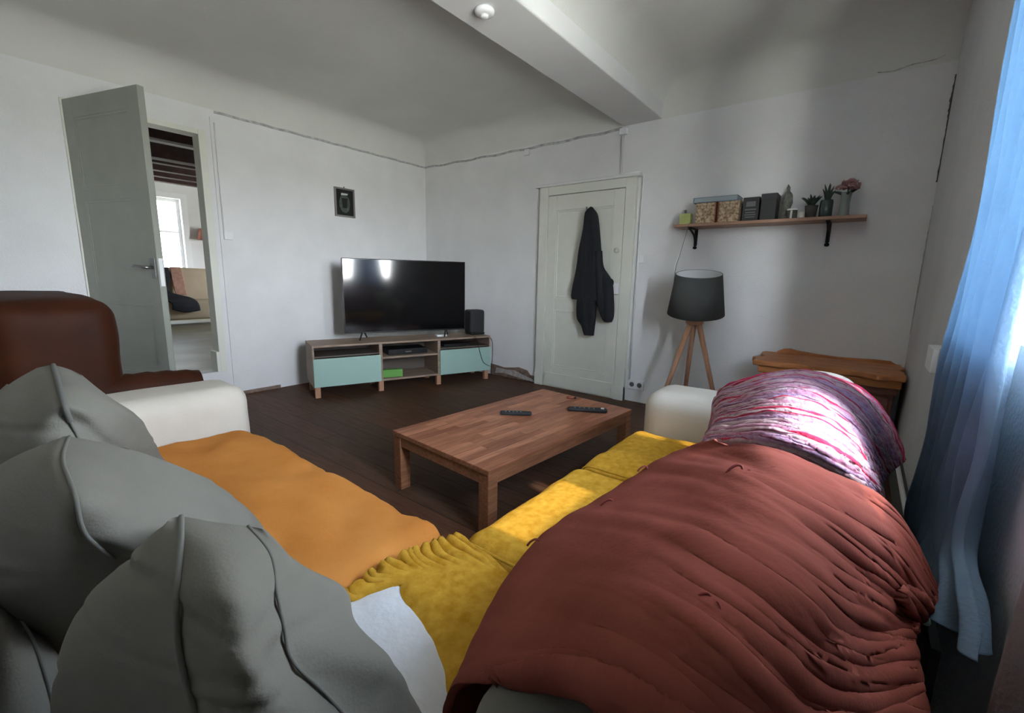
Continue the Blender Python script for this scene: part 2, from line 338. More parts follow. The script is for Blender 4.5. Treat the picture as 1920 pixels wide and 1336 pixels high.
# measured shapes of the soft things, in metres
PTS_c0 = [[(3.3045, -3.8965, 0.6), (3.3651, -3.8697, 0.61), (3.3813, -3.8572, 0.6), (3.4266, -3.8413, 0.58)], [(3.4171, -3.9167, 0.58), (3.5314, -3.8673, 0.62), (3.5375, -3.84, 0.6), (3.5184, -3.821, 0.56)], [(3.5101, -3.9317, 0.54), (3.6003, -3.8763, 0.58), (3.6055, -3.835, 0.57), (3.5993, -3.807, 0.53)], [(3.5785, -3.937, 0.5), (3.6369, -3.8858, 0.52), (3.6677, -3.8342, 0.51), (3.6546, -3.7946, 0.47)]]
PTS_c1 = [[(3.0009, -3.7487, 0.9), (3.0479, -3.7395, 0.91), (3.0777, -3.7295, 0.915), (3.1251, -3.7121, 0.91), (3.1632, -3.6985, 0.9)], [(3.0872, -3.7978, 0.885), (3.1429, -3.7677, 0.905), (3.2628, -3.7454, 0.915), (3.2966, -3.7148, 0.9), (3.2213, -3.6718, 0.86)], [(3.1391, -3.8278, 0.86), (3.2823, -3.79, 0.88), (3.3752, -3.7536, 0.895), (3.3366, -3.6965, 0.86), (3.2015, -3.6245, 0.8)], [(3.1688, -3.8493, 0.8), (3.3423, -3.8011, 0.83), (3.3696, -3.749, 0.86), (3.3166, -3.6839, 0.8), (3.0534, -3.5731, 0.69)], [(3.1678, -3.8567, 0.74), (3.3316, -3.801, 0.77), (3.3741, -3.7376, 0.8), (3.2017, -3.6456, 0.7), (2.9869, -3.5454, 0.62)], [(3.0942, -3.8593, 0.64), (3.2821, -3.7936, 0.68), (3.3275, -3.7268, 0.7), (3.1193, -3.6183, 0.6), (2.8769, -3.4781, 0.5)]]
PTS_c2 = [[(3.4729, -3.7843, 0.86), (3.5167, -3.7783, 0.875), (3.5363, -3.7704, 0.88), (3.564, -3.7336, 0.865), (3.5646, -3.7109, 0.85)], [(3.476, -3.8317, 0.845), (3.5964, -3.8056, 0.88), (3.6684, -3.7925, 0.89), (3.6207, -3.736, 0.86), (3.5536, -3.6751, 0.82)], [(3.4539, -3.8705, 0.8), (3.6691, -3.8218, 0.86), (3.768, -3.7972, 0.88), (3.7001, -3.7278, 0.83), (3.5332, -3.596, 0.74)], [(3.4529, -3.8827, 0.74), (3.706, -3.8216, 0.82), (3.7643, -3.7938, 0.83), (3.7153, -3.7089, 0.77), (3.5113, -3.5291, 0.64)], [(3.4479, -3.8816, 0.67), (3.6701, -3.8169, 0.75), (3.7292, -3.7688, 0.77), (3.7234, -3.6977, 0.72), (3.5112, -3.506, 0.58)], [(3.4484, -3.854, 0.6), (3.6054, -3.8042, 0.66), (3.6789, -3.7494, 0.68), (3.6456, -3.6482, 0.62), (3.4818, -3.471, 0.5)], [(3.4361, -3.8304, 0.5), (3.5471, -3.7804, 0.54), (3.6127, -3.7283, 0.56), (3.6112, -3.6292, 0.52), (3.4888, -3.4624, 0.42)]]
PTS_c3 = [[(3.8993, -3.7488, 0.875), (3.9069, -3.7409, 0.88), (3.9313, -3.7219, 0.875), (3.9467, -3.6972, 0.865), (3.9469, -3.6832, 0.855)], [(3.8897, -3.766, 0.86), (3.9558, -3.7547, 0.88), (4.0008, -3.7326, 0.88), (3.9968, -3.6978, 0.855), (3.9779, -3.6642, 0.82)], [(3.8549, -3.7932, 0.82), (3.9907, -3.7686, 0.865), (4.0472, -3.7465, 0.87), (4.0269, -3.7071, 0.835), (3.9819, -3.6175, 0.765)], [(3.8447, -3.815, 0.79), (4.0018, -3.7746, 0.845), (4.0625, -3.7501, 0.85), (4.0408, -3.7093, 0.81), (4.0088, -3.6231, 0.74)], [(3.8285, -3.8334, 0.74), (4.0134, -3.7781, 0.815), (4.0752, -3.7533, 0.825), (4.0508, -3.7082, 0.78), (4.0493, -3.6045, 0.7)], [(3.7928, -3.8429, 0.66), (4.0222, -3.7748, 0.765), (4.0781, -3.7429, 0.775), (4.0646, -3.6837, 0.73), (4.0641, -3.5773, 0.62)], [(3.7882, -3.8492, 0.55), (4.0191, -3.7617, 0.66), (4.0914, -3.7124, 0.67), (4.1087, -3.6359, 0.62), (4.1099, -3.5448, 0.5)]]
PTS_red = [[(4.1943, -2.9526, 0.52), (4.1943, -2.9626, 0.66), (4.2143, -2.9726, 0.8), (4.2679, -3.0588, 0.84), (4.3164, -3.1277, 0.865), (4.3638, -3.1204, 0.86), (4.4101, -3.0827, 0.84), (4.4672, -2.9732, 0.78), (4.5196, -2.8467, 0.68), (4.5615, -2.8112, 0.6), (4.5881, -2.7845, 0.55)], [(4.078, -2.8479, 0.52), (4.088, -2.8579, 0.62), (4.108, -2.8679, 0.72), (4.2017, -3.0235, 0.79), (4.3104, -3.2084, 0.86), (4.3651, -3.2624, 0.875), (4.4139, -3.2105, 0.84), (4.4725, -3.0281, 0.73), (4.5206, -2.925, 0.64), (4.5567, -2.8627, 0.58), (4.5705, -2.8289, 0.55)], [(4.0296, -2.9709, 0.5), (4.0396, -2.9709, 0.59), (4.0596, -2.9709, 0.68), (4.1755, -3.1157, 0.77), (4.2984, -3.3018, 0.86), (4.3579, -3.3681, 0.88), (4.4043, -3.3155, 0.84), (4.4524, -3.1575, 0.74), (4.5003, -3.0142, 0.64), (4.5337, -2.918, 0.57), (4.553, -2.8629, 0.54)], [(3.9937, -3.1408, 0.49), (4.0037, -3.1408, 0.58), (4.0237, -3.1408, 0.66), (4.1646, -3.2685, 0.77), (4.2848, -3.4014, 0.86), (4.3521, -3.469, 0.89), (4.3951, -3.4426, 0.86), (4.4312, -3.3159, 0.77), (4.4722, -3.1671, 0.67), (4.5141, -3.0328, 0.6), (4.5365, -2.9285, 0.55)], [(3.9945, -3.2878, 0.49), (4.0045, -3.2878, 0.58), (4.0245, -3.2878, 0.66), (4.151, -3.3723, 0.76), (4.2729, -3.4881, 0.86), (4.3433, -3.5516, 0.9), (4.3827, -3.526, 0.87), (4.4174, -3.4286, 0.79), (4.459, -3.2919, 0.69), (4.5072, -3.1493, 0.61), (4.5374, -3.0355, 0.55)], [(4.0308, -3.3957, 0.49), (4.0308, -3.3957, 0.58), (4.0508, -3.3957, 0.66), (4.168, -3.4646, 0.76), (4.2696, -3.5464, 0.85), (4.3355, -3.5932, 0.89), (4.377, -3.5846, 0.87), (4.412, -3.4991, 0.79), (4.454, -3.3801, 0.7), (4.5011, -3.2497, 0.62), (4.5405, -3.1245, 0.55)], [(4.0654, -3.5004, 0.49), (4.0654, -3.5004, 0.58), (4.0854, -3.5004, 0.66), (4.1722, -3.5312, 0.74), (4.2585, -3.5777, 0.82), (4.3207, -3.6134, 0.86), (4.364, -3.6116, 0.85), (4.4022, -3.5575, 0.79), (4.4433, -3.4643, 0.71), (4.4915, -3.3421, 0.63), (4.5462, -3.2028, 0.55)], [(4.0845, -3.5639, 0.5), (4.0845, -3.5539, 0.57), (4.0945, -3.5539, 0.64), (4.134, -3.5502, 0.69), (4.1946, -3.5569, 0.74), (4.2537, -3.5707, 0.785), (4.2991, -3.5914, 0.8), (4.3603, -3.6046, 0.8), (4.4023, -3.5497, 0.75), (4.4559, -3.4394, 0.66), (4.5299, -3.2883, 0.55)]]
PTS_pink = [[(4.0171, -2.1554, 0.52), (4.0271, -2.1454, 0.62), (4.0371, -2.1454, 0.72), (4.1077, -2.2165, 0.78), (4.1968, -2.2592, 0.83), (4.2739, -2.1718, 0.84), (4.3582, -2.1109, 0.82), (4.4391, -2.017, 0.77), (4.5033, -1.9977, 0.7), (4.5485, -1.968, 0.62), (4.5764, -1.97, 0.55)], [(4.0227, -2.2086, 0.5), (4.0327, -2.1986, 0.6), (4.0427, -2.1986, 0.7), (4.1453, -2.3649, 0.78), (4.2424, -2.4839, 0.84), (4.3158, -2.4987, 0.855), (4.3856, -2.4743, 0.83), (4.4415, -2.4122, 0.77), (4.482, -2.2676, 0.68), (4.5164, -2.1543, 0.6), (4.5423, -2.0968, 0.55)], [(4.072, -2.4114, 0.5), (4.082, -2.4014, 0.6), (4.092, -2.4014, 0.7), (4.1902, -2.5976, 0.79), (4.2762, -2.7317, 0.85), (4.3484, -2.7738, 0.865), (4.4002, -2.7572, 0.84), (4.437, -2.6556, 0.78), (4.4683, -2.5155, 0.7), (4.4918, -2.3653, 0.62), (4.5051, -2.2934, 0.57)], [(4.1038, -2.6143, 0.51), (4.1138, -2.6043, 0.61), (4.1238, -2.6043, 0.71), (4.2112, -2.7608, 0.79), (4.2982, -2.8874, 0.85), (4.3607, -2.92, 0.86), (4.41, -2.8888, 0.83), (4.4437, -2.7873, 0.77), (4.4702, -2.648, 0.7), (4.4896, -2.5031, 0.63), (4.5017, -2.4121, 0.58)], [(4.1142, -2.7203, 0.51), (4.1242, -2.7103, 0.61), (4.1342, -2.7103, 0.71), (4.2192, -2.8456, 0.78), (4.3004, -2.9491, 0.83), (4.3673, -2.9588, 0.83), (4.4154, -2.9019, 0.79), (4.4528, -2.7922, 0.73), (4.4796, -2.6658, 0.66), (4.4969, -2.5367, 0.6), (4.5071, -2.4432, 0.55)], [(4.0943, -2.6697, 0.48), (4.1043, -2.6597, 0.57), (4.1143, -2.6597, 0.66), (4.2034, -2.7414, 0.71), (4.288, -2.8021, 0.74), (4.3669, -2.8248, 0.74), (4.4215, -2.7902, 0.71), (4.4603, -2.7363, 0.67), (4.4864, -2.6317, 0.61), (4.5003, -2.5597, 0.57), (4.5087, -2.4955, 0.53)]]
PTS_cover = [[(3.629, -3.4047, 0.45), (3.6179, -3.3375, 0.46), (3.629, -3.2568, 0.465), (3.6485, -3.1908, 0.465), (3.6617, -3.1177, 0.455)], [(3.6485, -3.4082, 0.452), (3.6525, -3.341, 0.465), (3.6741, -3.27, 0.47), (3.7357, -3.2037, 0.47), (3.815, -3.1543, 0.468)], [(3.6893, -3.3268, 0.455), (3.7201, -3.3081, 0.468), (3.7725, -3.2717, 0.472), (3.8323, -3.2188, 0.47), (3.893, -3.1695, 0.468)], [(3.7319, -3.3422, 0.45), (3.7879, -3.33, 0.465), (3.8554, -3.2918, 0.47), (3.9129, -3.2445, 0.47), (3.9611, -3.2017, 0.468)], [(3.8453, -3.3806, 0.448), (3.893, -3.3584, 0.46), (3.9425, -3.3262, 0.466), (3.9951, -3.2831, 0.466), (4.0479, -3.2398, 0.466)], [(3.9293, -3.4239, 0.446), (3.9758, -3.4032, 0.46), (4.0233, -3.3645, 0.46), (4.071, -3.3256, 0.46), (4.1189, -3.2866, 0.46)], [(4.0104, -3.4847, 0.44), (4.053, -3.4625, 0.452), (4.1007, -3.4239, 0.452), (4.1486, -3.3851, 0.452), (4.2026, -3.3414, 0.452)]]
PTS_cloth = [[(3.6406, -3.4422, 0.447), (3.6564, -3.4097, 0.447), (3.6673, -3.3722, 0.452), (3.6901, -3.3344, 0.456), (3.699, -3.3246, 0.452)], [(3.7141, -3.4748, 0.45), (3.7494, -3.4409, 0.458), (3.7623, -3.4019, 0.462), (3.7732, -3.3658, 0.456), (3.7998, -3.3408, 0.448)], [(3.8287, -3.4847, 0.45), (3.8581, -3.4626, 0.462), (3.8793, -3.4341, 0.464), (3.886, -3.4039, 0.456), (3.9003, -3.3789, 0.446)], [(3.9181, -3.5088, 0.45), (3.9442, -3.4988, 0.46), (3.963, -3.4835, 0.46), (3.9703, -3.4575, 0.452), (3.984, -3.4362, 0.443)], [(4.0008, -3.5362, 0.447), (4.0226, -3.5263, 0.455), (4.0395, -3.5126, 0.455), (4.0457, -3.493, 0.449), (4.0565, -3.4774, 0.442)]]
PTS_ties = [(4.0934, -2.9818, 0.72), (4.1128, -3.1912, 0.735), (4.0347, -3.2973, 0.68), (4.3503, -3.2253, 0.875), (4.311, -3.2342, 0.87), (4.3519, -3.5661, 0.905)]
PTS_jacket = {'body': [(1.7605, 2.3378, 2.3542), (1.7371, 2.3171, 2.3773), (1.6758, 2.2928, 2.4185), (1.5107, 2.2683, 2.4497), (1.3193, 2.2387, 2.4772), (1.1247, 2.2085, 2.5102), (0.9517, 2.1821, 2.5313), (0.9171, 2.1957, 2.528)], 'sleeve_l': [(1.3673, 2.2761, 2.4528), (1.1247, 2.2606, 2.4563), (0.9267, 2.2538, 2.4569), (0.7511, 2.2631, 2.4561), (0.6666, 2.3141, 2.45), (0.5866, 2.3531, 2.4435)], 'sleeve_r': [(1.366, 2.3876, 2.485), (1.2227, 2.4069, 2.5097), (1.1031, 2.414, 2.5962), (0.935, 2.4459, 2.6278), (0.7908, 2.5094, 2.6371), (0.7278, 2.5457, 2.6202)], 'cuff': [(0.7274, 2.3223, 2.4409), (0.6522, 2.338, 2.4453), (0.5864, 2.3531, 2.4379)], 'flap': [(1.1367, 2.4557, 2.5521), (1.1084, 2.4466, 2.6063), (1.0701, 2.4489, 2.6139), (1.0316, 2.4729, 2.5903)]}

# ------------------------------------------------------------------ the room
W, D = 4.675, -4.35
ZC = 2.66
struct(obj('floor', bx((0, W, D, 0, -0.08, 0)), M['floor']))
# left wall with the raised doorway
struct(obj('wall_left', bx((-0.14, 0, D, -3.20, -0.08, 2.8), (-0.14, 0, -2.36, 0.14, -0.08, 2.8), (-0.14, 0, -3.20, -2.36, 2.24, 2.8), (-0.14, 0, -3.20, -2.36, -0.08, 0.24)), M['wall']))
struct(obj('wall_back', bx((0, W+0.40, 0, 0.14, -0.08, 2.8)), M['wall']))
WY0, WY1, WZ0, WZ1 = -3.35, -2.08, 1.00, 2.20
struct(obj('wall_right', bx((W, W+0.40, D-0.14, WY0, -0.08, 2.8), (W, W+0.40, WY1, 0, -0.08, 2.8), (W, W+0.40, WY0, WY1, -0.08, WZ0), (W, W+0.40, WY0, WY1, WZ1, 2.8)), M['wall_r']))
struct(obj('wall_front', bx((-0.14, W, D-0.14, D, -0.08, 2.8)), M['wall']))

def ceiling():
    bm = bmesh.new(); R = 0.24
    def prof(d):
        if d >= R: return ZC
        t = (R-d)/R; return ZC-R*(1-sqrt(max(0, 1-t*t)))
    def samp(a, b, la, lb, n=30):
        e = [R*(1-cos(k*pi/2/10)) for k in range(11)]
        s = set()
        if la: s |= {a+x for x in e}
        else: s.add(a)
        if lb: s |= {b-x for x in e}
        else: s.add(b)
        lo = a+(R if la else 0); hi = b-(R if lb else 0)
        s |= {lo+(hi-lo)*k/n for k in range(n+1)}
        return sorted({round(x, 4) for x in s})
    def part(xa, xb, la, lb):
        X = samp(xa, xb, la, lb); Y = samp(D, 0, False, True)
        V = [[bm.verts.new((x, y, min(prof(-y), prof(x-xa) if la else ZC, prof(xb-x) if lb else ZC))) for y in Y] for x in X]
        for i in range(len(X)-1):
            for j in range(len(Y)-1): bm.faces.new((V[i][j], V[i][j+1], V[i+1][j+1], V[i+1][j]))
    part(0, 2.60, True, False); part(2.90, W, True, False)
    box(bm, -0.14, W+0.40, D-0.14, 0.14, 2.72, 2.8)
    o = obj('ceiling', bm, M['ceil'], smooth=True); return struct(o)
ceiling()
struct(obj('trim_1', bx((2.58, 2.93, D, 0, 2.42, 2.72)), M['beam'], bevel=0.012))
# plaster ledge line under the cove on the two walls
def ledge(name, pts, r, m):
    bm = bmesh.new(); tube(bm, pts, r, 6); return obj(name, bm, m, smooth=True)
p = [(0.001, -2.27+k*0.0757, 2.405+0.002*sin(k*1.7)) for k in range(31)]
struct(ledge('trim_2', p, 0.011, M['crack_soft']))
p = [(0.0+k*0.0855, -0.001, 2.405+0.006*sin(k*1.3)-0.012*sin(k/30*pi)) for k in range(31)]
struct(ledge('trim_3', p, 0.011, M['crack_soft']))
def crack(name, pts, m, wd=0.006):
    bm = bmesh.new(); q = spline(pts, 40); tube(bm, q, 0.004, 5, rr=[wd*(0.35+0.9*abs(nz((i*0.5, 3.1, pts[0][2]), 1.0))) for i in range(40)])
    return struct(obj(name, bm, m, smooth=True))
crack('trim_4', [(W-0.001, -0.004, 2.34), (W-0.004, -0.003, 2.2), (W-0.001, -0.003, 2.0), (W-0.003, -0.002, 1.74)], M['crack'], 0.009)
crack('trim_5', [(4.30, -0.001, 2.44), (4.38, -0.001, 2.43), (4.47, -0.001, 2.445), (4.58, -0.001, 2.45), (4.66, -0.001, 2.49)], M['crack_soft'], 0.006)
crack('trim_6', [(W-0.001, -0.003, 1.6), (W-0.003, -0.003, 1.2), (W-0.001, -0.002, 0.8)], M['crack_soft'], 0.003)
# doorway casing, right jamb in cream
struct(obj('trim_7', bx((-0.12, 0.018, -2.405, -2.35, 0.24, 2.24), (-0.12, 0.018, -3.20, -2.405, 2.20, 2.24), (-0.12, 0.018, -3.20, -3.17, 0.24, 2.20), (-0.12, 0.022, -2.43, -2.405, 0.24, 0.42)), M['door'], bevel=0.004))
struct(obj('trim_8', bx((0.0, 0.012, -2.31, -2.285, 0.0, 2.36)), M['wall'], bevel=0.003))
# broken skirting at the foot of the back wall
bm = prism([(1.10, 0.0), (1.10, 0.125), (1.30, 0.105), (1.42, 0.12), (1.50, 0.135), (1.62, 0.115), (1.66, 0.07), (1.745, 0.06), (1.745, 0.0)], 'y', -0.012, 0.0)
struct(obj('baseboard_back', bm, M['skirt']))
bm = prism([(1.18, 0.03), (1.20, 0.09), (1.34, 0.085), (1.44, 0.095), (1.52, 0.075), (1.70, 0.03), (1.74, 0.005), (1.45, 0.03), (1.3, 0.045)], 'y', -0.028, -0.010)
struct(obj('baseboard_back.001', bm, M['rubble']))
struct(obj('baseboard_right', bx((W-0.02, W, -2.4, 0.0, 0.0, 0.20)), mat('dark_skirting', (0.10, 0.10, 0.095), 0.8)))
struct(obj('baseboard_left', bx((0, 0.012, -2.28, -1.9, 0.0, 0.03)), M['skirt']))

# window in the right wall
def window(name, x, y0, y1, z0, z1, dx):
    f = 0.055; xa, xb = sorted((x, x+dx*0.05))
    yc = (y0+y1)/2
    o = struct(obj(name, bx((xa, xb, y0, y0+f, z0, z1), (xa, xb, y1-f, y1, z0, z1), (xa, xb, y0+f, y1-f, z0, z0+f), (xa, xb, y0+f, y1-f, z1-f, z1), (xa, xb, yc-0.04, yc+0.04, z0+f, z1-f),
        (xa, xb, y0+f, yc-0.04, z0+(z1-z0)*0.62, z0+(z1-z0)*0.62+0.03), (xa, xb, yc+0.04, y1-f, z0+(z1-z0)*0.62, z0+(z1-z0)*0.62+0.03)), M['white'], bevel=0.004))
    obj('window_pane', bx(((xa+xb)/2-0.002, (xa+xb)/2+0.002, y0+f, y1-f, z0+f, z1-f)), M['glass'], o)
    return o
window('window_1', W+0.32, WY0, WY1, WZ0, WZ1, 1)

# ---------------- the next room, seen through the doorway
struct(obj('floor_next_room', bx((-6.0, -0.14, -4.4, 1.7, 0.12, 0.22)), M['floor_far']))
struct(obj('wall_next_room_far', bx((-6.1, -5.9, -4.4, -1.75, 0.1, 2.9), (-6.1, -5.9, -0.85, 1.7, 0.1, 2.9), (-6.1, -5.9, -1.75, -0.85, 2.42, 2.9), (-6.1, -5.9, -1.75, -0.85, 0.1, 0.80)), M['wall']))
struct(obj('wall_next_room_side', bx((-6.1, -3.0, 1.7, 1.85, 0.1, 2.9), (-2.3, -0.14, 1.7, 1.85, 0.1, 2.9), (-3.0, -2.3, 1.7, 1.85, 2.2, 2.9), (-3.0, -2.3, 1.7, 1.85, 0.1, 0.9)), M['wall']))
struct(obj('wall_next_room_near', bx((-6.1, -0.14, -4.55, -4.4, 0.1, 2.9)), M['wall']))
struct(obj('wall_next_room_left', bx((-0.2, -0.14, -4.4, -3.20, 0.1, 2.9), (-0.2, -0.14, -2.36, 1.7, 0.1, 2.9), (-0.2, -0.14, -3.20, -2.36, 2.24, 2.9)), M['wall']))
struct(obj('ceiling_next_room', bx((-6.1, -0.14, -4.4, 1.7, 2.74, 2.82)), M['wall']))
for k, x in enumerate((-0.75, -1.3, -1.78, -2.33, -3.28, -3.78, -4.36, -4.9, -5.4)):
    wd = 0.20 if k == 4 else 0.13
    struct(obj('ceiling_joist', bx((x, x+wd, -4.4, 1.7, 2.60 if k != 4 else 2.56, 2.74)), M['darkwood'], bevel=0.008))
window('window_2', -6.02, -1.75, -0.85, 0.80, 2.42, 1)
struct(obj('window_2_casing', bx((-5.9, -5.87, -0.85, -0.75, 0.8, 2.52), (-5.9, -5.87, -1.85, -1.75, 0.8, 2.52), (-5.9, -5.87, -1.75, -0.85, 2.42, 2.52)), M['white']))

t = thing('settee', 'tan settee seen through the open doorway in the next room', 'sofa', (-4.95, -1.2, 0.22))
obj('backrest', softbox(-0.1, 0.12, -0.9, 0.55, 0.28, 0.92, 0.05, 0.02, 14), M['tan'], t, True)
obj('seat', softbox(0.10, 0.75, -0.9, 0.55, 0.10, 0.40, 0.05, 0.02, 14), M['tan'], t, True)
for s in ((0.02, -0.85), (0.02, 0.5), (0.68, -0.85), (0.68, 0.5)):
    obj('leg', bx((s[0], s[0]+0.04, s[1], s[1]+0.04, 0, 0.12)), M['darkwood'], t)
bmj, _ = sheet([[(-4.80+0.02, -1.95, 1.155), (-4.78, -1.65, 1.158), (-4.78, -1.45, 1.158)], [(-4.765, -1.95, 1.0), (-4.76, -1.65, 1.0), (-4.76, -1.42, 1.0)], [(-4.70, -1.95, 0.80), (-4.70, -1.65, 0.78), (-4.70, -1.48, 0.76)], [(-4.45, -1.72, 0.665), (-4.4, -1.5, 0.665), (-4.36, -1.28, 0.66)], [(-4.17, -1.62, 0.60), (-4.15, -1.45, 0.59), (-4.16, -1.25, 0.58)], [(-4.14, -1.62, 0.50), (-4.13, -1.45, 0.45), (-4.14, -1.24, 0.47)]], 12, 24)
tag(obj('coat', bmj, M['jacket'], smooth=True, solid=0.012), 'dark coat thrown over the back of the tan settee', 'coat')
bmj, _ = sheet([[(-4.775, -1.42, 1.165), (-4.77, -1.34, 1.165), (-4.77, -1.27, 1.163)], [(-4.745, -1.42, 0.95), (-4.745, -1.34, 0.95), (-4.745, -1.25, 0.95)], [(-4.70, -1.40, 0.70), (-4.70, -1.33, 0.70), (-4.70, -1.24, 0.70)]], 10, 12)
tag(obj('blanket', bmj, mat('rust_beige_blanket', (0.36, 0.20, 0.14), 0.9, 0.2, 20), smooth=True, solid=0.012), 'narrow rust and beige blanket hanging on the tan settee', 'blanket')
t = thing('wall_lamp', 'small brown wall lamp beside the far window in the next room', 'lamp', (-5.9, -0.55, 1.75))
obj('lamp_shade', lathe([(0.10, -0.02), (0.12, -0.05), (0.07, 0.16), (0.065, 0.16)], 20, 0.13, 0), M['redbrown'], t, True)
obj('bracket', bx((0, 0.13, -0.015, 0.015, 0.0, 0.03)), M['white'], t)

# ---------------- doors
def panel_door(root, w_, h_, th, m, panels):
    # stiles and rails with sunk panels, local x across, y through, z up
    bm = bmesh.new(); sk = 0.012 if m is M['door'] else 0.005
    box(bm, 0, w_, sk, th-sk, 0, h_)
    ys = ((0, sk), (th-sk, th))
    for ya, yb in ys:
        box(bm, 0, 0.10, ya, yb, 0, h_); box(bm, w_-0.10, w_, ya, yb, 0, h_)
        zs = [0]+[z for p_ in panels for z in p_]+[h_]
        for k in range(0, len(zs), 2): box(bm, 0.10, w_-0.10, ya, yb, zs[k], zs[k+1])
        for a, b in panels:
            y1_, y2_ = (ya+sk*0.3, yb) if ya == 0 else (ya, yb-sk*0.3)
            for q in ((0.10, 0.118, a, b), (w_-0.118, w_-0.10, a, b), (0.118, w_-0.118, a, a+0.018), (0.118, w_-0.118, b-0.018, b)): box(bm, q[0], q[1], y1_, y2_, q[2], q[3])
    return obj('leaf', bm, m, root, bevel=0.003)
d1 = bpy.data.objects.new('door_1', None); C.objects.link(d1); d1['kind'] = 'structure'; d1.location = (1.856, -0.045, 0.0)
panel_door(d1, 0.80, 1.90, 0.045, M['door'], [(0.20, 0.98), (1.12, 1.79)][:0] or [(0.22, 0.80), (0.92, 1.76)])
obj('door_frame', bx((-0.105, -0.004, -0.005, 0.044, 0, 1.985), (0.804, 0.90, -0.005, 0.044, 0, 1.985), (-0.004, 0.804, -0.005, 0.044, 1.905, 1.985), (-0.105, -0.004, -0.014, 0.04, 0, 0.13), (0.804, 0.90, -0.014, 0.04, 0, 0.13)), M['door'], d1, bevel=0.004)
obj('door_lintel', bx((-0.15, 0.935, -0.025, 0.044, 1.985, 2.01)), M['wall'], d1, bevel=0.005)
obj('kick_board', bx((0.02, 0.78, -0.010, 0.002, 0.01, 0.15)), M['door'], d1, bevel=0.004)
lk = obj('lock_box', bx((0.675, 0.80, -0.028, 0.0, 0.98, 1.08)), M['white'], d1, bevel=0.004)
obj('door_knob', lathe([(0.012, 0), (0.012, 0.03), (0.026, 0.04), (0.026, 0.055), (0.012, 0.065)], 16), M['brass'], lk, True).matrix_local = Matrix.Translation((0.715, -0.028, 1.03)) @ Matrix.Rotation(pi/2, 4, 'X')
obj('round_bolt', lathe([(0.02, 0), (0.022, 0.014), (0.012, 0.02)], 16), M['brass'], d1, True).matrix_local = Matrix.Translation((0.755, 0.0, 1.37)) @ Matrix.Rotation(pi/2, 4, 'X')
obj('coat_hook', tb([(0.46, 0.0, 1.72), (0.46, -0.04, 1.71), (0.46, -0.06, 1.73), (0.46, -0.065, 1.76)], 0.006), M['metal'], d1, True)

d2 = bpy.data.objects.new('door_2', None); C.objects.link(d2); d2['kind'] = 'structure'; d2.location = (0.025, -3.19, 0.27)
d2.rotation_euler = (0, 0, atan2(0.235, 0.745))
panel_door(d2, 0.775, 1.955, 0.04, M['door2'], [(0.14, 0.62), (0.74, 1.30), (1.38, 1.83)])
h = obj('door_handle', tb([(0.735, -0.0, 0.86), (0.735, -0.045, 0.86), (0.72, -0.055, 0.862), (0.64, -0.055, 0.872), (0.615, -0.052, 0.868)], 0.009), M['metal'], d2, True)
obj('handle_plate', bx((0.715, 0.755, -0.006, 0.0, 0.79, 0.92)), M['metal'], h, bevel=0.004)
obj('latch_plate', bx((0.772, 0.779, 0.008, 0.032, 0.74, 0.92)), M['white'], d2)

# ---------------- television bench across the corner
R2 = pi/2-0.3526
t = thing('media_bench', 'long low greige media bench with two mint drawer fronts in the corner', 'tv bench', (0.6383, -1.8945, 0), R2)
obj('top_board', bx((0, 1.8, -0.0, 0.40, 0.462, 0.48)), M['oak'], t, bevel=0.002)
for x0, x1 in ((0, 0.018), (0.591, 0.621), (1.185, 1.215), (1.782, 1.8)):
    obj('upright_panel', bx((x0, x1, 0.0, 0.40, 0.10, 0.462)), M['oak'], t, bevel=0.001)
for x0, x1 in ((0.018, 0.591), (0.621, 1.185), (1.215, 1.782)):
    obj('bottom_board', bx((x0, x1, 0.004, 0.40, 0.10, 0.118)), M['oak'], t)
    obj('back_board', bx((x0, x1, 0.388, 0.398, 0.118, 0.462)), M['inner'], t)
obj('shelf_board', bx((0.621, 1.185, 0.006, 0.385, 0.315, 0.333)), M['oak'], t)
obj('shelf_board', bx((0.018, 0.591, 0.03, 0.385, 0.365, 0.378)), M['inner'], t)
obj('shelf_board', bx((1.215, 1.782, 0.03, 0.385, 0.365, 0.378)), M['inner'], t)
obj('drawer_front', bx((0.004, 0.600, -0.018, -0.001, 0.105, 0.362)), M['mint'], t, bevel=0.002)
obj('drawer_front', bx((1.205, 1.796, -0.018, -0.001, 0.105, 0.362)), M['mint'], t, bevel=0.002)
for x in (0.012, 0.583, 1.178, 1.735):
    for y in (0.012, 0.34): obj('leg', bx((x, x+0.045, y, y+0.045, 0, 0.10)), M['beech'], t, bevel=0.002)

R3 = pi/2-0.4407
t = thing('television', 'wide black flat television standing on the media bench', 'television', (0.5088, -1.4891, 0.482), R3)
obj('screen', bx((0.008, 1.227, -0.0015, 0.002, 0.075, 0.772)), M['screen'], t)
obj('casing', bx((0, 1.235, 0.0, 0.045, 0.062, 0.78)), M['black'], t, bevel=0.004)
for x in (0.17, 1.02):
    obj('foot', tb([(x, 0.02, 0.08), (x-0.045, -0.09, 0.007)], 0.008), M['black'], t)
    obj('foot', tb([(x+0.01, 0.02, 0.08), (x+0.05, 0.10, 0.007)], 0.008), M['black'], t)
t = thing('speaker', 'black rounded box speaker at the right end of the bench', 'speaker', (1.035, -0.215, 0.481), R2)
obj('cabinet', softbox(-0.09, 0.09, -0.07, 0.09, 0.012, 0.27, 0.025, 0.0, 12), M['blackmat'], t, True)
obj('base', softbox(-0.085, 0.085, -0.085, 0.08, 0.0, 0.03, 0.014, 0.0, 10), M['black'], t, True)
o = tag(obj('router', bx((-0.055, 0.055, -0.04, 0.04, 0, 0.018)), M['white'], bevel=0.005), 'small flat white box in front of the television foot', 'router')
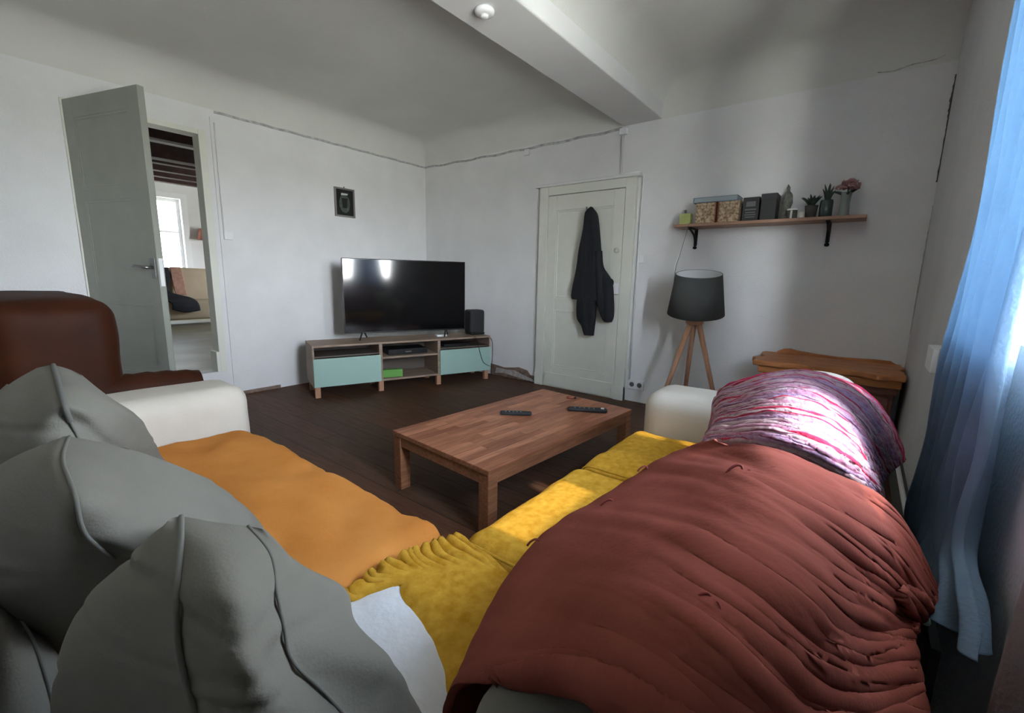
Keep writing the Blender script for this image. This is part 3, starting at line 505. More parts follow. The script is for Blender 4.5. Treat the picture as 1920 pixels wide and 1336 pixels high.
o.location = (0.918, -0.618, 0.481); o.rotation_euler = (0, 0, R2-0.1)
t = thing('disc_player', 'black set-top player on the middle shelf of the bench', 'media player', (0.6383+0.3453*0.9-0.9385*0.12, -1.8945+0.9385*0.9+0.3453*0.12, 0.334), R2)
obj('case', bx((-0.20, 0.20, -0.05, 0.20, 0, 0.055)), M['black'], t, bevel=0.004)
obj('display', bx((-0.03, 0.03, -0.0515, -0.049, 0.02, 0.032)), M['greytext'], t)
o = tag(obj('game_case', bx((-0.10, 0.10, -0.03, 0.03, 0, 0.075)), M['green'], bevel=0.002), 'bright green box on the lower middle shelf of the bench', 'box')
lx, ly = 0.73, 0.08; o.location = (0.6383+0.3453*lx-0.9385*ly, -1.8945+0.9385*lx+0.3453*ly, 0.119); o.rotation_euler = (0, 0, R2-0.15)
o = tag(obj('game_console', bx((-0.14, 0.14, -0.10, 0.10, 0, 0.03)), M['black'], bevel=0.004), 'flat black console in the open slot above the right drawer', 'console')
lx, ly = 1.42, 0.16; o.location = (0.6383+0.3453*lx-0.9385*ly, -1.8945+0.9385*lx+0.3453*ly, 0.379); o.rotation_euler = (0, 0, R2)
def bench(lx, ly, z): return (0.6383+0.3453*lx-0.9385*ly, -1.8945+0.9385*lx+0.3453*ly, z)
tag(obj('cable', tb(spline([bench(1.6, -0.005, 0.484), bench(1.62, -0.026, 0.45), bench(1.66, -0.03, 0.3), bench(1.70, -0.028, 0.2), bench(1.78, -0.03, 0.15)], 24), 0.0025, 6), M['blackmat'], smooth=True), 'thin black cable dangling over the right mint drawer', 'cable')
tag(obj('cable', tb(spline([bench(1.815, 0.1, 0.47), bench(1.83, 0.02, 0.42), bench(1.825, 0.0, 0.25), bench(1.84, 0.05, 0.06), bench(1.9, 0.12, 0.008)], 24), 0.004, 6), M['blackmat'], smooth=True), 'black cable dropping to the floor at the right end of the bench', 'cable')

# ---------------- framed print on the left wall
t = thing('picture', 'small dark framed print hung above the television', 'picture', (0.0, -1.115, 1.845))
obj('frame', bx((0.0, 0.02, -0.115, -0.098, -0.145, 0.145), (0.0, 0.02, 0.098, 0.115, -0.145, 0.145), (0.0, 0.02, -0.098, 0.098, 0.128, 0.145), (0.0, 0.02, -0.098, 0.098, -0.145, -0.128)), M['frame'], t, bevel=0.002)
pr = obj('print', bx((0.002, 0.008, -0.098, 0.098, -0.128, 0.128)), M['print'], t)
ov = [(0.062*cos(a), -0.01+0.092*sin(a)) for a in [2*pi*k/32 for k in range(32)]]
obj('print_oval', prism(ov, 'x', 0.008, 0.0088), M['print_g'], pr)
obj('print_glass', prism([(-0.036, 0.045), (0.036, 0.045), (0.024, -0.055), (-0.024, -0.055)], 'x', 0.0088, 0.0094), M['print'], pr)
obj('print_foam', prism([(-0.040, 0.072), (0.034, 0.078), (0.042, 0.094), (-0.034, 0.094)], 'x', 0.0088, 0.0094), M['print_w'], pr)
obj('nail', bx((0.0, 0.012, -0.004, 0.004, 0.145, 0.16)), M['metal'], t)

# ---------------- electrical bits
t = thing('light_switch', 'white light switch and thin conduit beside the open doorway', 'switch', (0, -2.25, 1.42))
obj('switch_box', bx((0, 0.03, -0.035, 0.035, -0.035, 0.035)), M['white'], t, bevel=0.004)
obj('cable_pipe', tb([(0.012, -0.028, 0.03), (0.012, -0.028, 0.9)], 0.006), M['wall'], t, True)
t = thing('conduit', 'white surface conduit running from the beam down beside the closed door', 'conduit', (2.6, -0.006, 0))
obj('pipe', tb([(-0.01, -0.012, 2.36), (-0.005, -0.012, 2.03), (0.01, -0.03, 2.02), (0.19, -0.034, 2.02)], 0.010), M['white'], t, True)
obj('pipe', tb([(0.19, -0.034, 2.02), (0.20, -0.012, 1.99), (0.195, -0.010, 0.2)], 0.008), M['white'], t, True)
obj('junction_box', bx((-0.04, 0.025, -0.035, 0.006, 2.35, 2.40)), M['white'], t, bevel=0.003)
o = tag(obj('switch_plate', bx((2.80, 2.85, -0.015, 0, 1.26, 1.33)), M['white'], bevel=0.003), 'slim white switch plate right of the closed door', 'switch')
t = thing('double_socket', 'white double wall socket low beside the closed door', 'socket', (2.86, 0, 0.165))
obj('plate', bx((-0.075, 0.075, -0.022, 0, -0.045, 0.045)), M['white'], t, bevel=0.004)
for x in (-0.036, 0.036):
    obj('socket_well', lathe([(0.022, 0), (0.022, 0.002), (0.019, 0.003)], 18), M['greytext'], t, True).matrix_local = Matrix.Translation((x, -0.0225, 0)) @ Matrix.Rotation(pi/2, 4, 'X')
o = tag(obj('ceiling_box', bx((1.52, 1.58, -0.02, 0, 2.33, 2.385)), M['wall'], bevel=0.003), 'small white junction box under the plaster ledge above the door', 'junction box')
t = thing('wall_switch', 'white rocker switch on the right wall above the carved cabinet', 'switch', (W, -1.56, 0.845))
obj('switch_box', bx((-0.045, 0, -0.10, 0.07, -0.045, 0.045)), M['white'], t, bevel=0.004)
t = thing('wall_socket', 'greyish socket box on the right wall next to the curtain', 'socket', (W, -1.79, 0.86))
obj('switch_box', bx((-0.035, 0, -0.07, 0.08, -0.04, 0.04)), mat('old_plastic', (0.45, 0.43, 0.46), 0.5), t, bevel=0.004)
obj('cord', tb(spline([(-0.02, -0.06, -0.03), (-0.03, -0.10, -0.06), (-0.02, -0.14, -0.05), (-0.02, -0.22, -0.07)], 12), 0.003, 6), M['white'], t, True)
tag(obj('cable_duct', tb([(W-0.03, -0.8, 0.225), (W-0.03, -2.35, 0.235)], 0.010), M['white'], smooth=True), 'pale duct running along the right wall low behind the sofa', 'cable duct')
t = thing('smoke_detector', 'small round white detector on the underside of the beam', 'smoke detector', (2.75, -2.01, 2.42))
obj('housing', lathe([(0.045, 0.0), (0.05, -0.008), (0.046, -0.022), (0.03, -0.026)], 28), M['white'], t, True)
obj('sensor', lathe([(0.02, -0.026), (0.02, -0.036), (0.012, -0.04)], 20), M['white'], t, True)

# ---------------- jacket on the closed door
JK = PTS_jacket
def jk_disp(u, v, p): return 0.010*sin(u*19+3*v)*min(1, v*4)*(0.6+0.8*nz(p, 6))+0.006*nz(p, 14)
t = thing('jacket', 'black jacket hanging by its collar from the closed door', 'jacket', (0, 0, 0))
def hang(name, outline, depth=0.06, yb=-0.05):
    # outline rows: (z, x left, x right); bellied garment with a back
    n = 28; bm = bmesh.new(); rows = []
    zs = spline([(z, a, b) for z, a, b in outline], 60)
    for k, q in enumerate(zs):
        z, a, b = q; r = []
        for i in range(n):
            ang = 2*pi*i/n; u = cos(ang); x = (a+b)/2+(b-a)/2*u
            fold = 0.35*sin(x*75+z*6+name.count('e'))+0.4*nz((x*9, 1, z*3))
            y = yb-(abs(sin(ang))**0.7)*depth*(1+0.45*fold)*min(1, (b-a)/0.10) if sin(ang) > 0 else yb+0.02*sin(ang)
            r.append(bm.verts.new((x, y, z)))
        rows.append(r)
    for a, b in zip(rows, rows[1:]):
        for i in range(n): bm.faces.new((a[i], a[(i+1) % n], b[(i+1) % n], b[i]))
    bm.faces.new(rows[0]); bm.faces.new(rows[-1][::-1]); bmesh.ops.recalc_face_normals(bm, faces=bm.faces)
    return obj(name, bm, M['jacket'], t, True)
hang('body', JK['body'], 0.07, -0.075)
hang('sleeve', JK['sleeve_l'], 0.06, -0.085)
hang('sleeve', JK['sleeve_r'], 0.06, -0.085)
hang('cuff', JK['cuff'], 0.05, -0.08)
hang('flap', JK['flap'], 0.045, -0.085)

# ---------------- wall shelf and what stands on it
SH = thing('wall_shelf', 'long narrow wooden wall shelf on two black iron brackets', 'shelf', (3.16, 0, 1.525))
obj('board', bx((0, 1.20, -0.225, 0, 0, 0.022)), M['shelfw'], SH, bevel=0.004)
for x in (0.115, 1.0):
    b = obj('bracket', bx((x-0.012, x+0.012, -0.20, 0, -0.008, 0), (x-0.012, x+0.012, -0.012, 0, -0.13, -0.008)), M['iron'], SH, bevel=0.002)
    bm = tb(spline([(x, -0.19, -0.01), (x, -0.12, -0.03), (x, -0.05, -0.06), (x, -0.012, -0.12)], 14), 0.008); obj('scroll', bm, M['iron'], b, True)
    obj('finial', lathe([(0.004, 0), (0.014, 0.004), (0.016, 0.014), (0.010, 0.024), (0.004, 0.028)], 14), M['iron'], b, True).location = (x, -0.014, -0.158)
ZS = 1.548
def shelfthing(name, label, cat, x, y=-0.12, rz=0, group=None): return thing(name, label, cat, (x, y, ZS), rz, group)
o = tag(obj('card_box', bx((-0.042, 0.042, -0.03, 0.03, 0, 0.085)), M['lime'], bevel=0.002), 'small lime yellow box at the left end of the wall shelf', 'box'); o.location = (3.22, -0.12, ZS)
t = shelfthing('figurine', 'tiny pale bottle standing behind the lime box on the shelf', 'bottle', 3.19, -0.05)
obj('body', lathe([(0.018, 0), (0.02, 0.05), (0.012, 0.08), (0.006, 0.09), (0.006, 0.105)], 16), M['vase'], t, True)
obj('stopper', lathe([(0.005, 0.105), (0.011, 0.112), (0.010, 0.124), (0.003, 0.13)], 14), M['greytext'], t, True)
for i, (x, lab) in enumerate(((3.385, 'gold patterned box under the blue book, left of its twin'), (3.545, 'gold patterned box under the blue book, next to the dark box'))):
    t = shelfthing('patterned_box', lab, 'box', x, -0.115, group='patterned boxes on the wall shelf')
    obj('box_body', bx((-0.072, 0.072, -0.08, 0.08, 0, 0.128)), M['goldbox'], t, bevel=0.002)
    obj('box_lid', bx((-0.075, 0.075, -0.083, 0.083, 0.128, 0.148)), M['goldbox'], t, bevel=0.002)
    obj('box_edge', bx((0.066 if i == 0 else -0.0755, 0.0755 if i == 0 else -0.066, -0.084, -0.080, 0, 0.148)), M['redbrown'], t)
t = thing('flat_book', 'flat blue grey book lying across the two patterned boxes', 'book', (3.455, -0.115, ZS+0.150), 0.0)
obj('cover', bx((-0.165, 0.145, -0.09, 0.09, 0, 0.004), (-0.165, 0.145, -0.09, 0.09, 0.034, 0.038), (-0.165, -0.161, -0.09, 0.09, 0.004, 0.034)), M['bluebook'], t, bevel=0.001)
obj('pages', bx((-0.160, 0.142, -0.087, 0.087, 0.0042, 0.0338)), mat('page_edges', (0.36, 0.42, 0.45), 0.8), t)
for i, (x, w_, h_, lab) in enumerate(((3.688, 0.104, 0.165, 'charcoal box with pale printed lines on the shelf'), (3.80, 0.096, 0.178, 'taller plain charcoal box beside the stone figurine'))):
    t = shelfthing('dark_box', lab, 'box', x, -0.11, group='charcoal boxes on the wall shelf')
    obj('box_body', bx((-w_/2, w_/2, -0.07, 0.07, 0, h_)), M['darkbox'], t, bevel=0.003)
    if i == 0:
        for z0, z1, q in ((0.10, 0.135, 0.030), (0.075, 0.084, 0.036), (0.056, 0.063, 0.032), (0.04, 0.047, 0.036), (0.024, 0.031, 0.032)):
            obj('printed_line', bx((-q, q, -0.0712, -0.070, z0, z1)), M['greytext'], t)
    else: obj('box_lid', bx((-w_/2-0.002, w_/2+0.002, -0.072, 0.072, h_-0.04, h_+0.003)), M['darkbox'], t, bevel=0.003)
# stone tower figurine
bm = bmesh.new(); rows = []
pr_ = [(0.036, 0), (0.034, 0.03), (0.028, 0.05), (0.027, 0.09), (0.034, 0.12), (0.030, 0.16), (0.022, 0.18), (0.013, 0.20), (0.009, 0.225), (0.002, 0.245)]
lathe(pr_, 18, bm=bm)
for v in bm.verts: v.co += Vector((nz(v.co, 60), nz(v.co+Vector((5, 0, 0)), 60), 0))*0.010
o = tag(obj('stone_figurine', bm, M['stone'], smooth=False), 'pointed rough grey stone figurine standing on the shelf', 'figurine'); o.location = (3.90, -0.085, ZS)
t = shelfthing('candle_tin', 'low dark tin with a pale rim beside the figurine', 'tin', 3.945, -0.15)
obj('tin_body', lathe([(0.030, 0), (0.032, 0.002), (0.032, 0.058)], 24), M['pot'], t, True)
obj('tin_lid', lathe([(0.033, 0.058), (0.033, 0.068), (0.0, 0.069)], 24), M['white'], t, True)
obj('tin_label', bx((-0.006, 0.006, -0.034, -0.031, 0.004, 0.056)), M['print_w'], t)
o = tag(obj('tea_light', lathe([(0.017, 0), (0.019, 0.004), (0.019, 0.045), (0.0, 0.046)], 18), M['brass'], smooth=True), 'small cream candle between the tin and the succulent', 'candle'); o.location = (4.002, -0.15, ZS)
def leaves(n, h0, h1, spread, z0, wd, m, t, name='leaf', seed=1, cx=0, cy=0):
    rd = random.Random(seed)
    for k in range(n):
        a = rd.uniform(0, 2*pi); h_ = rd.uniform(h0, h1); s = rd.uniform(0.4, 1)*spread; bm = bmesh.new()
        P = spline([(cx, cy, z0), (cx+cos(a)*s*0.4, cy+sin(a)*s*0.4, z0+h_*0.6), (cx+cos(a)*s, cy+sin(a)*s, z0+h_)], 7)
        tube(bm, P, wd, 6, rr=[wd*q for q in (0.5, 0.9, 1.2, 1.2, 0.9, 0.5, 0.1)])
        obj(name, bm, m, t, True)
t = shelfthing('succulent', 'dark succulent with pointed leaves in a squat grey pot', 'plant', 4.052, -0.12)
obj('pot', lathe([(0.030, 0), (0.036, 0.06), (0.040, 0.085), (0.035, 0.085), (0.033, 0.07), (0.0, 0.07)], 20), M['pot'], t, True)
leaves(16, 0.03, 0.09, 0.075, 0.07, 0.008, M['leaf'], t, seed=3)
t = shelfthing('green_jar', 'dark green glass jar with leafy stems next to the succulent', 'jar', 4.135, -0.12)
obj('jar_body', lathe([(0.034, 0), (0.038, 0.01), (0.038, 0.10), (0.034, 0.115), (0.030, 0.115), (0.030, 0.02), (0, 0.02)], 22), M['teal'], t, True)
leaves(9, 0.08, 0.15, 0.05, 0.08, 0.007, M['leaf'], t, seed=8)
t = shelfthing('flower_vase', 'tall grey green vase holding one faded pink bloom', 'vase', 4.235, -0.115)
obj('vase_body', lathe([(0.028, 0), (0.030, 0.01), (0.026, 0.09), (0.030, 0.155), (0.026, 0.155), (0.023, 0.09), (0.02, 0.02), (0, 0.02)], 24), M['vase'], t, True)
leaves(5, 0.02, 0.06, 0.10, 0.13, 0.008, M['leaf'], t, seed=11)
obj('stem', tb([(0, 0, 0.02), (0.004, 0, 0.12), (0.006, 0, 0.19)], 0.003), M['leaf'], t, True)
rd = random.Random(4); bm = bmesh.new()
for k in range(60):
    a = rd.uniform(0, 2*pi); e = rd.uniform(-0.2, 1.4); R_ = rd.uniform(0.028, 0.062)
    c = Vector((0.006+cos(a)*cos(e)*R_*1.05, sin(a)*cos(e)*R_*0.9, 0.185+sin(e)*R_*0.75))
    r = 0.017; q = [bm.verts.new(c+Vector((r*cos(b)*(1 if k % 2 else .6), r*sin(b)*(.6 if k % 2 else 1), 0.006*sin(b*2+k)+r*0.6*cos(b+k)))) for b in [2*pi*j/7 for j in range(7)]]
    bm.faces.new(q)
obj('bloom', bm, M['pinkf'], t, True, solid=0.0025)

# ---------------- tripod floor lamp
t = thing('floor_lamp', 'tripod floor lamp with charcoal drum shade and beech legs', 'lamp', (3.43, -0.38, 0))
bm = lathe([(0.203, 0.868), (0.160, 1.17)], 48); 
for f in [f for f in bm.faces if len(f.verts) > 4]: bm.faces.remove(f)
tilt = Matrix.Translation((0, 0, 1.02)) @ Matrix.Rotation(radians(12), 4, Vector((0.963, 0.27, 0))) @ Matrix.Translation((0, 0, -1.02))   # the shade sits a little crooked
obj('lamp_shade', bm, M['shade'], t, True, solid=0.002).matrix_local = tilt
bm = lathe([(0.1995, 0.870), (0.1565, 1.1685)], 48)
for f in [f for f in bm.faces if len(f.verts) > 4]: bm.faces.remove(f)
obj('shade_lining', bm, M['shade_in'], t, True).matrix_local = tilt
obj('hub', lathe([(0.0, 0.79), (0.055, 0.79), (0.062, 0.80), (0.062, 0.835), (0.03, 0.85), (0.02, 0.90), (0.02, 0.95), (0.0, 0.95)], 28), M['beech'], t, True)
obj('bulb', lathe([(0.012, 0.95), (0.03, 0.99), (0.032, 1.01), (0.02, 1.04), (0.0, 1.045)], 20), M['white'], t, True)
obj('shade_ring', tb([(-0.158, 0, 1.10), (0, 0, 1.10), (0.158, 0, 1.10)], 0.002), M['metal'], t).matrix_local = tilt
for a in (230, 350, 112):
    a = radians(a); p0 = Vector((0.035*cos(a), 0.035*sin(a), 0.80)); p1 = Vector((0.285*cos(a), 0.285*sin(a), 0.0))
    bm = bmesh.new(); tube(bm, [p0, p1], 0.019, 12, rr=[0.021, 0.014]); obj('leg', bm, M['beech'], t, True)
tag(obj('lamp_cord', tb(spline([(3.27, -0.20, 1.53), (3.255, -0.19, 1.50), (3.23, -0.21, 1.35), (3.205, -0.25, 1.2), (3.25, -0.28, 1.0), (3.35, -0.30, 0.80), (3.36, -0.26, 0.55), (3.33, -0.2, 0.3), (3.30, -0.1, 0.02)], 60), 0.004, 6), M['white'], smooth=True), 'thin white cord hanging from the shelf down behind the lamp', 'cord')
tag(obj('shelf_cord', tb(spline([(3.285, -0.20, 1.548), (3.28, -0.235, 1.54), (3.262, -0.235, 1.45), (3.235, -0.24, 1.32), (3.215, -0.26, 1.19), (3.23, -0.3, 1.0)], 40), 0.0025, 6), M['greytext'], smooth=True), 'grey string dangling beside the white cord from the shelf', 'cord')

# ---------------- carved cabinet in the right corner
t = thing('carved_cabinet', 'brown wooden cabinet with wavy edged top in the right corner', 'cabinet', (0, 0, 0))
def wavy(x0, x1, y0, y1, amp, n=60, sd=0.0):
    out = []
    def add(a, b, nx, ny):
        for k in range(n):
            f = k/n; x = a[0]+(b[0]-a[0])*f; y = a[1]+(b[1]-a[1])*f; L = ((b[0]-a[0])**2+(b[1]-a[1])**2)**0.5
            q = amp*(0.6*sin(f*L*21+sd)+0.4*sin(f*L*39+1+sd))*min(1, f*8, (1-f)*8)
            out.append((x+nx*q, y+ny*q))
    add((x0, y0), (x1, y0), 0, -1); add((x1, y0), (x1, y1), 0.4, 0); add((x1, y1), (x0, y1), 0, 0); add((x0, y1), (x0, y0), -1, 0)
    return out
obj('top_slab', prism(wavy(3.87, 4.655, -0.52, -0.02, 0.032), 'z', 0.565, 0.60), M['chest'], t, bevel=0.010)
obj('back_crest', prism([(3.94, 0.595), (3.95, 0.61), (3.99, 0.632), (4.03, 0.638), (4.08, 0.628), (4.2, 0.617), (4.32, 0.612), (4.42, 0.615), (4.52, 0.620), (4.60, 0.618), (4.63, 0.60), (4.63, 0.595)], 'y', -0.055, -0.022), M['chest'], t, bevel=0.005)
obj('moulding', prism(wavy(3.90, 4.645, -0.49, -0.02, 0.014, sd=1), 'z', 0.515, 0.565), M['chest'], t, bevel=0.012)
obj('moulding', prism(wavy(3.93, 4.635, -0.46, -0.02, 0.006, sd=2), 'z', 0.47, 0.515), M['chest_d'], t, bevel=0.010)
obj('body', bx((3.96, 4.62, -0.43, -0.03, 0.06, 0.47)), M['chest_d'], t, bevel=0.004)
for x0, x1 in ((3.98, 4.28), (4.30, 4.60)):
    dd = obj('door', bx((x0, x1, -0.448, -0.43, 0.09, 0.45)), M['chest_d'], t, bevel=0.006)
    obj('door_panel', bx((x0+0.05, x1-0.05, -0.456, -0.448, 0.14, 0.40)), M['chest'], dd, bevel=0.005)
for x in (3.97, 4.55):
    for y in (-0.42, -0.09): obj('foot', bx((x, x+0.06, y, y+0.06, 0, 0.06)), M['chest_d'], t, bevel=0.008)

# ---------------- coffee table
R4 = pi/2-0.071
t = thing('coffee_table', 'low rectangular reddish wooden coffee table', 'coffee table', (3.262, -2.535, 0), R4)
TL, TW, TH = 1.27, 0.71, 0.315
tt = obj('tabletop', bx((0, TL, 0, TW, TH-0.024, TH)), [M['table'], M['tableleg']], t, bevel=0.003)
for f in tt.data.polygons: f.material_index = 0 if abs(f.normal.z) > 0.5 else 1
for (x, y) in ((0.0, 0.0), (TL-0.065, 0.0), (0.0, TW-0.065), (TL-0.065, TW-0.065)):
    obj('leg', bx((x+0.003, x+0.062, y+0.003, y+0.062, 0, TH-0.024)), M['tableleg'], t, bevel=0.003)
obj('apron', bx((0.062, TL-0.062, 0.008, 0.03, TH-0.075, TH-0.024)), M['tableleg'], t)
obj('apron', bx((0.062, TL-0.062, TW-0.03, TW-0.008, TH-0.075, TH-0.024)), M['tableleg'], t)
obj('apron', bx((0.008, 0.03, 0.062, TW-0.062, TH-0.075, TH-0.024)), M['tableleg'], t)
obj('apron', bx((TL-0.03, TL-0.008, 0.062, TW-0.062, TH-0.075, TH-0.024)), M['tableleg'], t)
def remote(label, p0, p1, wd, h_, pad=None, z=TH):
    a = Vector(p0); b = Vector(p1); L = (b-a).length; c = (a+b)/2
    t = thing('remote_control', label, 'remote control', (c.x, c.y, z+0.001), atan2(b.y-a.y, b.x-a.x), 'remotes on the coffee table')
    obj('shell', softbox(-L/2, L/2, -wd/2, wd/2, 0, h_, h_*0.45, 0.002, 12), M['blackmat'], t, True)
    bm = bmesh.new()
    for i in range(5):
        for j in (-1, 0, 1): box(bm, -L*0.32+i*L*0.12-0.004, -L*0.32+i*L*0.12+0.004, j*wd*0.27-0.003, j*wd*0.27+0.003, h_*0.9, h_+0.0035)
    obj('buttons', bm, M['greytext'], t)
    if pad: obj('label_patch', bx((L*0.34, L*0.42, -0.012, 0.012, h_-0.002, h_+0.003)), M['white'], t)
remote('curved black remote near the middle of the coffee table', (2.80, -1.90), (2.95, -1.79), 0.042, 0.020)
remote('long black remote with a white patch at the table end', (3.06, -1.56), (3.265, -1.44), 0.048, 0.022, True)
t = thing('lighter', 'tiny dark lighter on the far side of the coffee table', 'lighter', (2.935, -1.31, TH+0.001), 0.5)
obj('body', softbox(-0.03, 0.022, -0.010, 0.010, 0, 0.014, 0.006, 0, 6), M['redbrown'], t, True)
obj('cap', bx((0.020, 0.034, -0.008, 0.008, 0.001, 0.012)), M['black'], t)

# ---------------- armchair beyond the sofa
t = thing('armchair', 'brown leather armchair with rolled arms beside the open door', 'armchair', (0, 0, 0))
def lw(s, a, b, d): return Vector((0.006*nz(s, 7), 0.006*nz(s, 8), 0.008*nz(s, 6)))
obj('backrest', softbox(0.80, 1.80, -3.78, -3.375, 0.36, 0.985, 0.085, 0.015, 22, lw), M['leather'], t, True)
obj('seat', softbox(1.12, 1.66, -3.60, -3.05, 0.24, 0.46, 0.06, 0.03, 18, lw), M['leather'], t, True)
obj('base', softbox(1.02, 1.76, -3.74, -3.08, 0.06, 0.28, 0.03, 0.0, 8), M['leather'], t, True)
for x in (0.93, 1.73):
    bm = bmesh.new(); n = 24
    P = [(x, -3.70+k*((0.62 if x > 1.5 else 0.36)/n), 0.535+0.012*sin(k/n*pi)) for k in range(n+1)]
    tube(bm, P, 0.085, 22, rr=[0.085*(0.9+0.1*sin(k/n*pi))+0.003*sin(k*2.1) for k in range(n)]+[0.074])
    a = obj('arm', bm, M['leather'], t, True)
    box_ = softbox(x-0.065, x+0.065, -3.70, P[-1][1], 0.08, 0.52, 0.03, 0.01, 10); obj('arm_panel', box_, M['leather'], a, True)
    bm = bmesh.new(); sp_ = [(x+0.058*(1-k/40)*cos(k*0.42), P[-1][1]+0.002, 0.535+0.058*(1-k/40)*sin(k*0.42)) for k in range(36)]
    tube(bm, sp_, 0.006, 6); obj('scroll_piping', bm, M['leather'], a, True)
for x in (1.08, 1.66):
    for y in (-3.70, -3.16): obj('foot', bx((x, x+0.05, y, y+0.05, 0, 0.07)), M['darkwood'], t)

# ---------------- corner sofa
t = thing('corner_sofa', 'ivory cotton corner sofa filling the near corner of the room', 'sofa', (0, 0, 0))
def fw_(s, a, b, d): return Vector((0.003*nz(s, 6), 0.003*nz(s, 7), 0.004*nz(s, 5)))
obj('base', softbox(2.31, 4.50, -4.02, -3.12, 0.05, 0.30, 0.03, 0, 10), M['sofa'], t, True)
obj('base', softbox(3.69, 4.50, -3.13, -1.93, 0.05, 0.30, 0.03, 0, 10), M['sofa'], t, True)
obj('back', softbox(2.06, 4.52, -4.10, -3.90, 0.05, 0.70, 0.06, 0, 14, fw_), M['grey'], t, True)
obj('back', softbox(4.40, 4.52, -3.91, -1.72, 0.05, 0.60, 0.06, 0, 14, fw_), M['grey'], t, True)
obj('arm', softbox(2.03, 2.335, -3.97, -3.06, 0.05, 0.625, 0.075, 0.006, 20, fw_), M['sofa'], t, True)
obj('arm', softbox(3.675, 4.48, -1.965, -1.67, 0.05, 0.625, 0.075, 0.006, 20, fw_), M['sofa'], t, True)
for x, y in ((2.08, -3.12), (2.08, -4.05), (3.74, -1.76), (4.50, -1.76), (4.50, -4.05)): obj('foot', bx((x, x+0.05, y-0.05, y, 0, 0.055)), M['darkwood'], t)

def yw(s, a, b, d):
    k = max(0, d); return Vector((0, 0, 1))*k*(0.010*nz((s.x*5, s.y*14, 0.3))+0.006*nz((s.x*16, s.y*9, 4)))+Vector((0.004*nz(s, 10), 0.004*nz(s, 11), 0))
for x0, y0, y1, lab in ((3.652, -2.495, -1.965, 'mustard velvet seat cushion next to the far white sofa arm'), (3.650, -3.115, -2.505, 'mustard velvet seat cushion with the sun patch, middle of three')):
    t = thing('seat_cushion', lab, 'cushion', (0, 0, 0), group='mustard seat cushions')
    obj('cushion_body', softbox(x0, 4.40, y0, y1, 0.295, 0.455, 0.062, 0.020, 30, yw), M['yellow'], t, True)
    q = [(x0+0.010, y0+0.02, 0.40), (x0+0.04, y0+0.008, 0.445), (x0+0.15, y0+0.004, 0.452), (x0+0.5, y0+0.004, 0.455)]
    obj('piping', tb(spline(q, 20), 0.004, 6), M['yellow'], t, True)
def ow(s, a, b, d):
    k = max(0, d)
    r = 0.014*nz((s.x*3.5, s.y*6, 1.3))+0.022*abs(nz((s.x*4+s.y*6, s.y*2, 6)))+0.012*abs(nz((s.x*14-s.y*5, s.y*9, 2)))
    if d < 0: return Vector((0, 0, 0))
    g = math.exp(-((s.x-3.02)/0.028)**2)*max(0, b)**3
    r -= 0.030*g
    return Vector((0, -0.012*g, 0))+Vector((0, 0, 1))*k*r+Vector((0.010*nz((s.y*22, s.z*8, 0.1)) if a < -0.9 else 0.003*nz(s, 9), 0.004*nz(s, 10), 0))
t = thing('seat_cushion', 'long seat cushion under a loose ochre orange cover', 'cushion', (0, 0, 0))
obj('cushion_body', softbox(2.345, 3.615, -3.93, -3.085, 0.295, 0.452, 0.070, 0.026, 40, ow), M['orange'], t, True)
# corner cushion: white under, mustard cover pulled half over it
t = thing('corner_cushion', 'white corner seat cushion underneath the mustard velvet cover', 'cushion', (0, 0, 0))
obj('cushion_body', softbox(3.625, 4.40, -3.95, -3.135, 0.295, 0.440, 0.055, 0.010, 26, fw_), M['linen_w'], t, True)
CV = PTS_cover
def cvd(u, v, p):
    g = max(0, 1-v*4)
    return 0.003*nz(p, 20)+0.011*g*sin(u*85+6*nz((u*9, v*4, 0)))+0.010*nz((p.x*7, p.y*10, 2))*(1-g)
bm, _ = sheet(CV, 110, 70, cvd)
tag(obj('seat_cover', bm, M['yellow'], smooth=True, solid=0.007), 'mustard velvet cover with gathered edge pulled over the corner cushion', 'seat cover')
bm, _ = sheet(PTS_cloth, 50, 50, lambda u, v, p: 0.004*nz((p.x*9, p.y*14, 1))+0.002*nz(p, 30))
tag(obj('white_cloth', bm, M['linen_w'], smooth=True, solid=0.004), 'crumpled white cloth peeking out between grey cushion and mustard cover', 'cloth')

# grey back cushions of the left run
EYE = (4.4064, -3.8601, 1.1177)
def back_cushion(name, label, rings, back, seams, amp=0.004, creases=()):
    t = thing('back_cushion', label, 'cushion', (0, 0, 0), group='grey back cushions along the left side')
    obj('cushion_body', pillow(rings, EYE, back, amp=amp, creases=creases), M['grey'], t, True)
    for idx, a, b, m, r in seams:
        path = spline([rings[k][idx] for k in range(a, b+1)], 60)
        path = [p+(Vector(EYE)-p).normalized()*0.002 for p in path]
        obj('piping', tb(path, r, 8), m, t, True)
back_cushion('a', 'ivory grey back cushion farthest from camera, dark seam on top', PTS_c1, 0.32, [(2, 0, 3, M['seam'], 0.0042), (2, 3, 5, M['seam_g'], 0.002), (0, 1, 4, M['seam_g'], 0.003)], 0.004, [(0.84, 0.008, 0.006, 4), (0.79, 0.009, 0.007, 1.3), (0.73, 0.010, 0.006, 2.7)])
back_cushion('b', 'middle grey back cushion overlapping the far one', PTS_c2, 0.28, [(2, 0, 4, M['seam_g'], 0.0022)], 0.004, [(0.83, 0.008, 0.005, 3), (0.77, 0.010, 0.006, 6.3), (0.70, 0.010, 0.006, 8.8)])
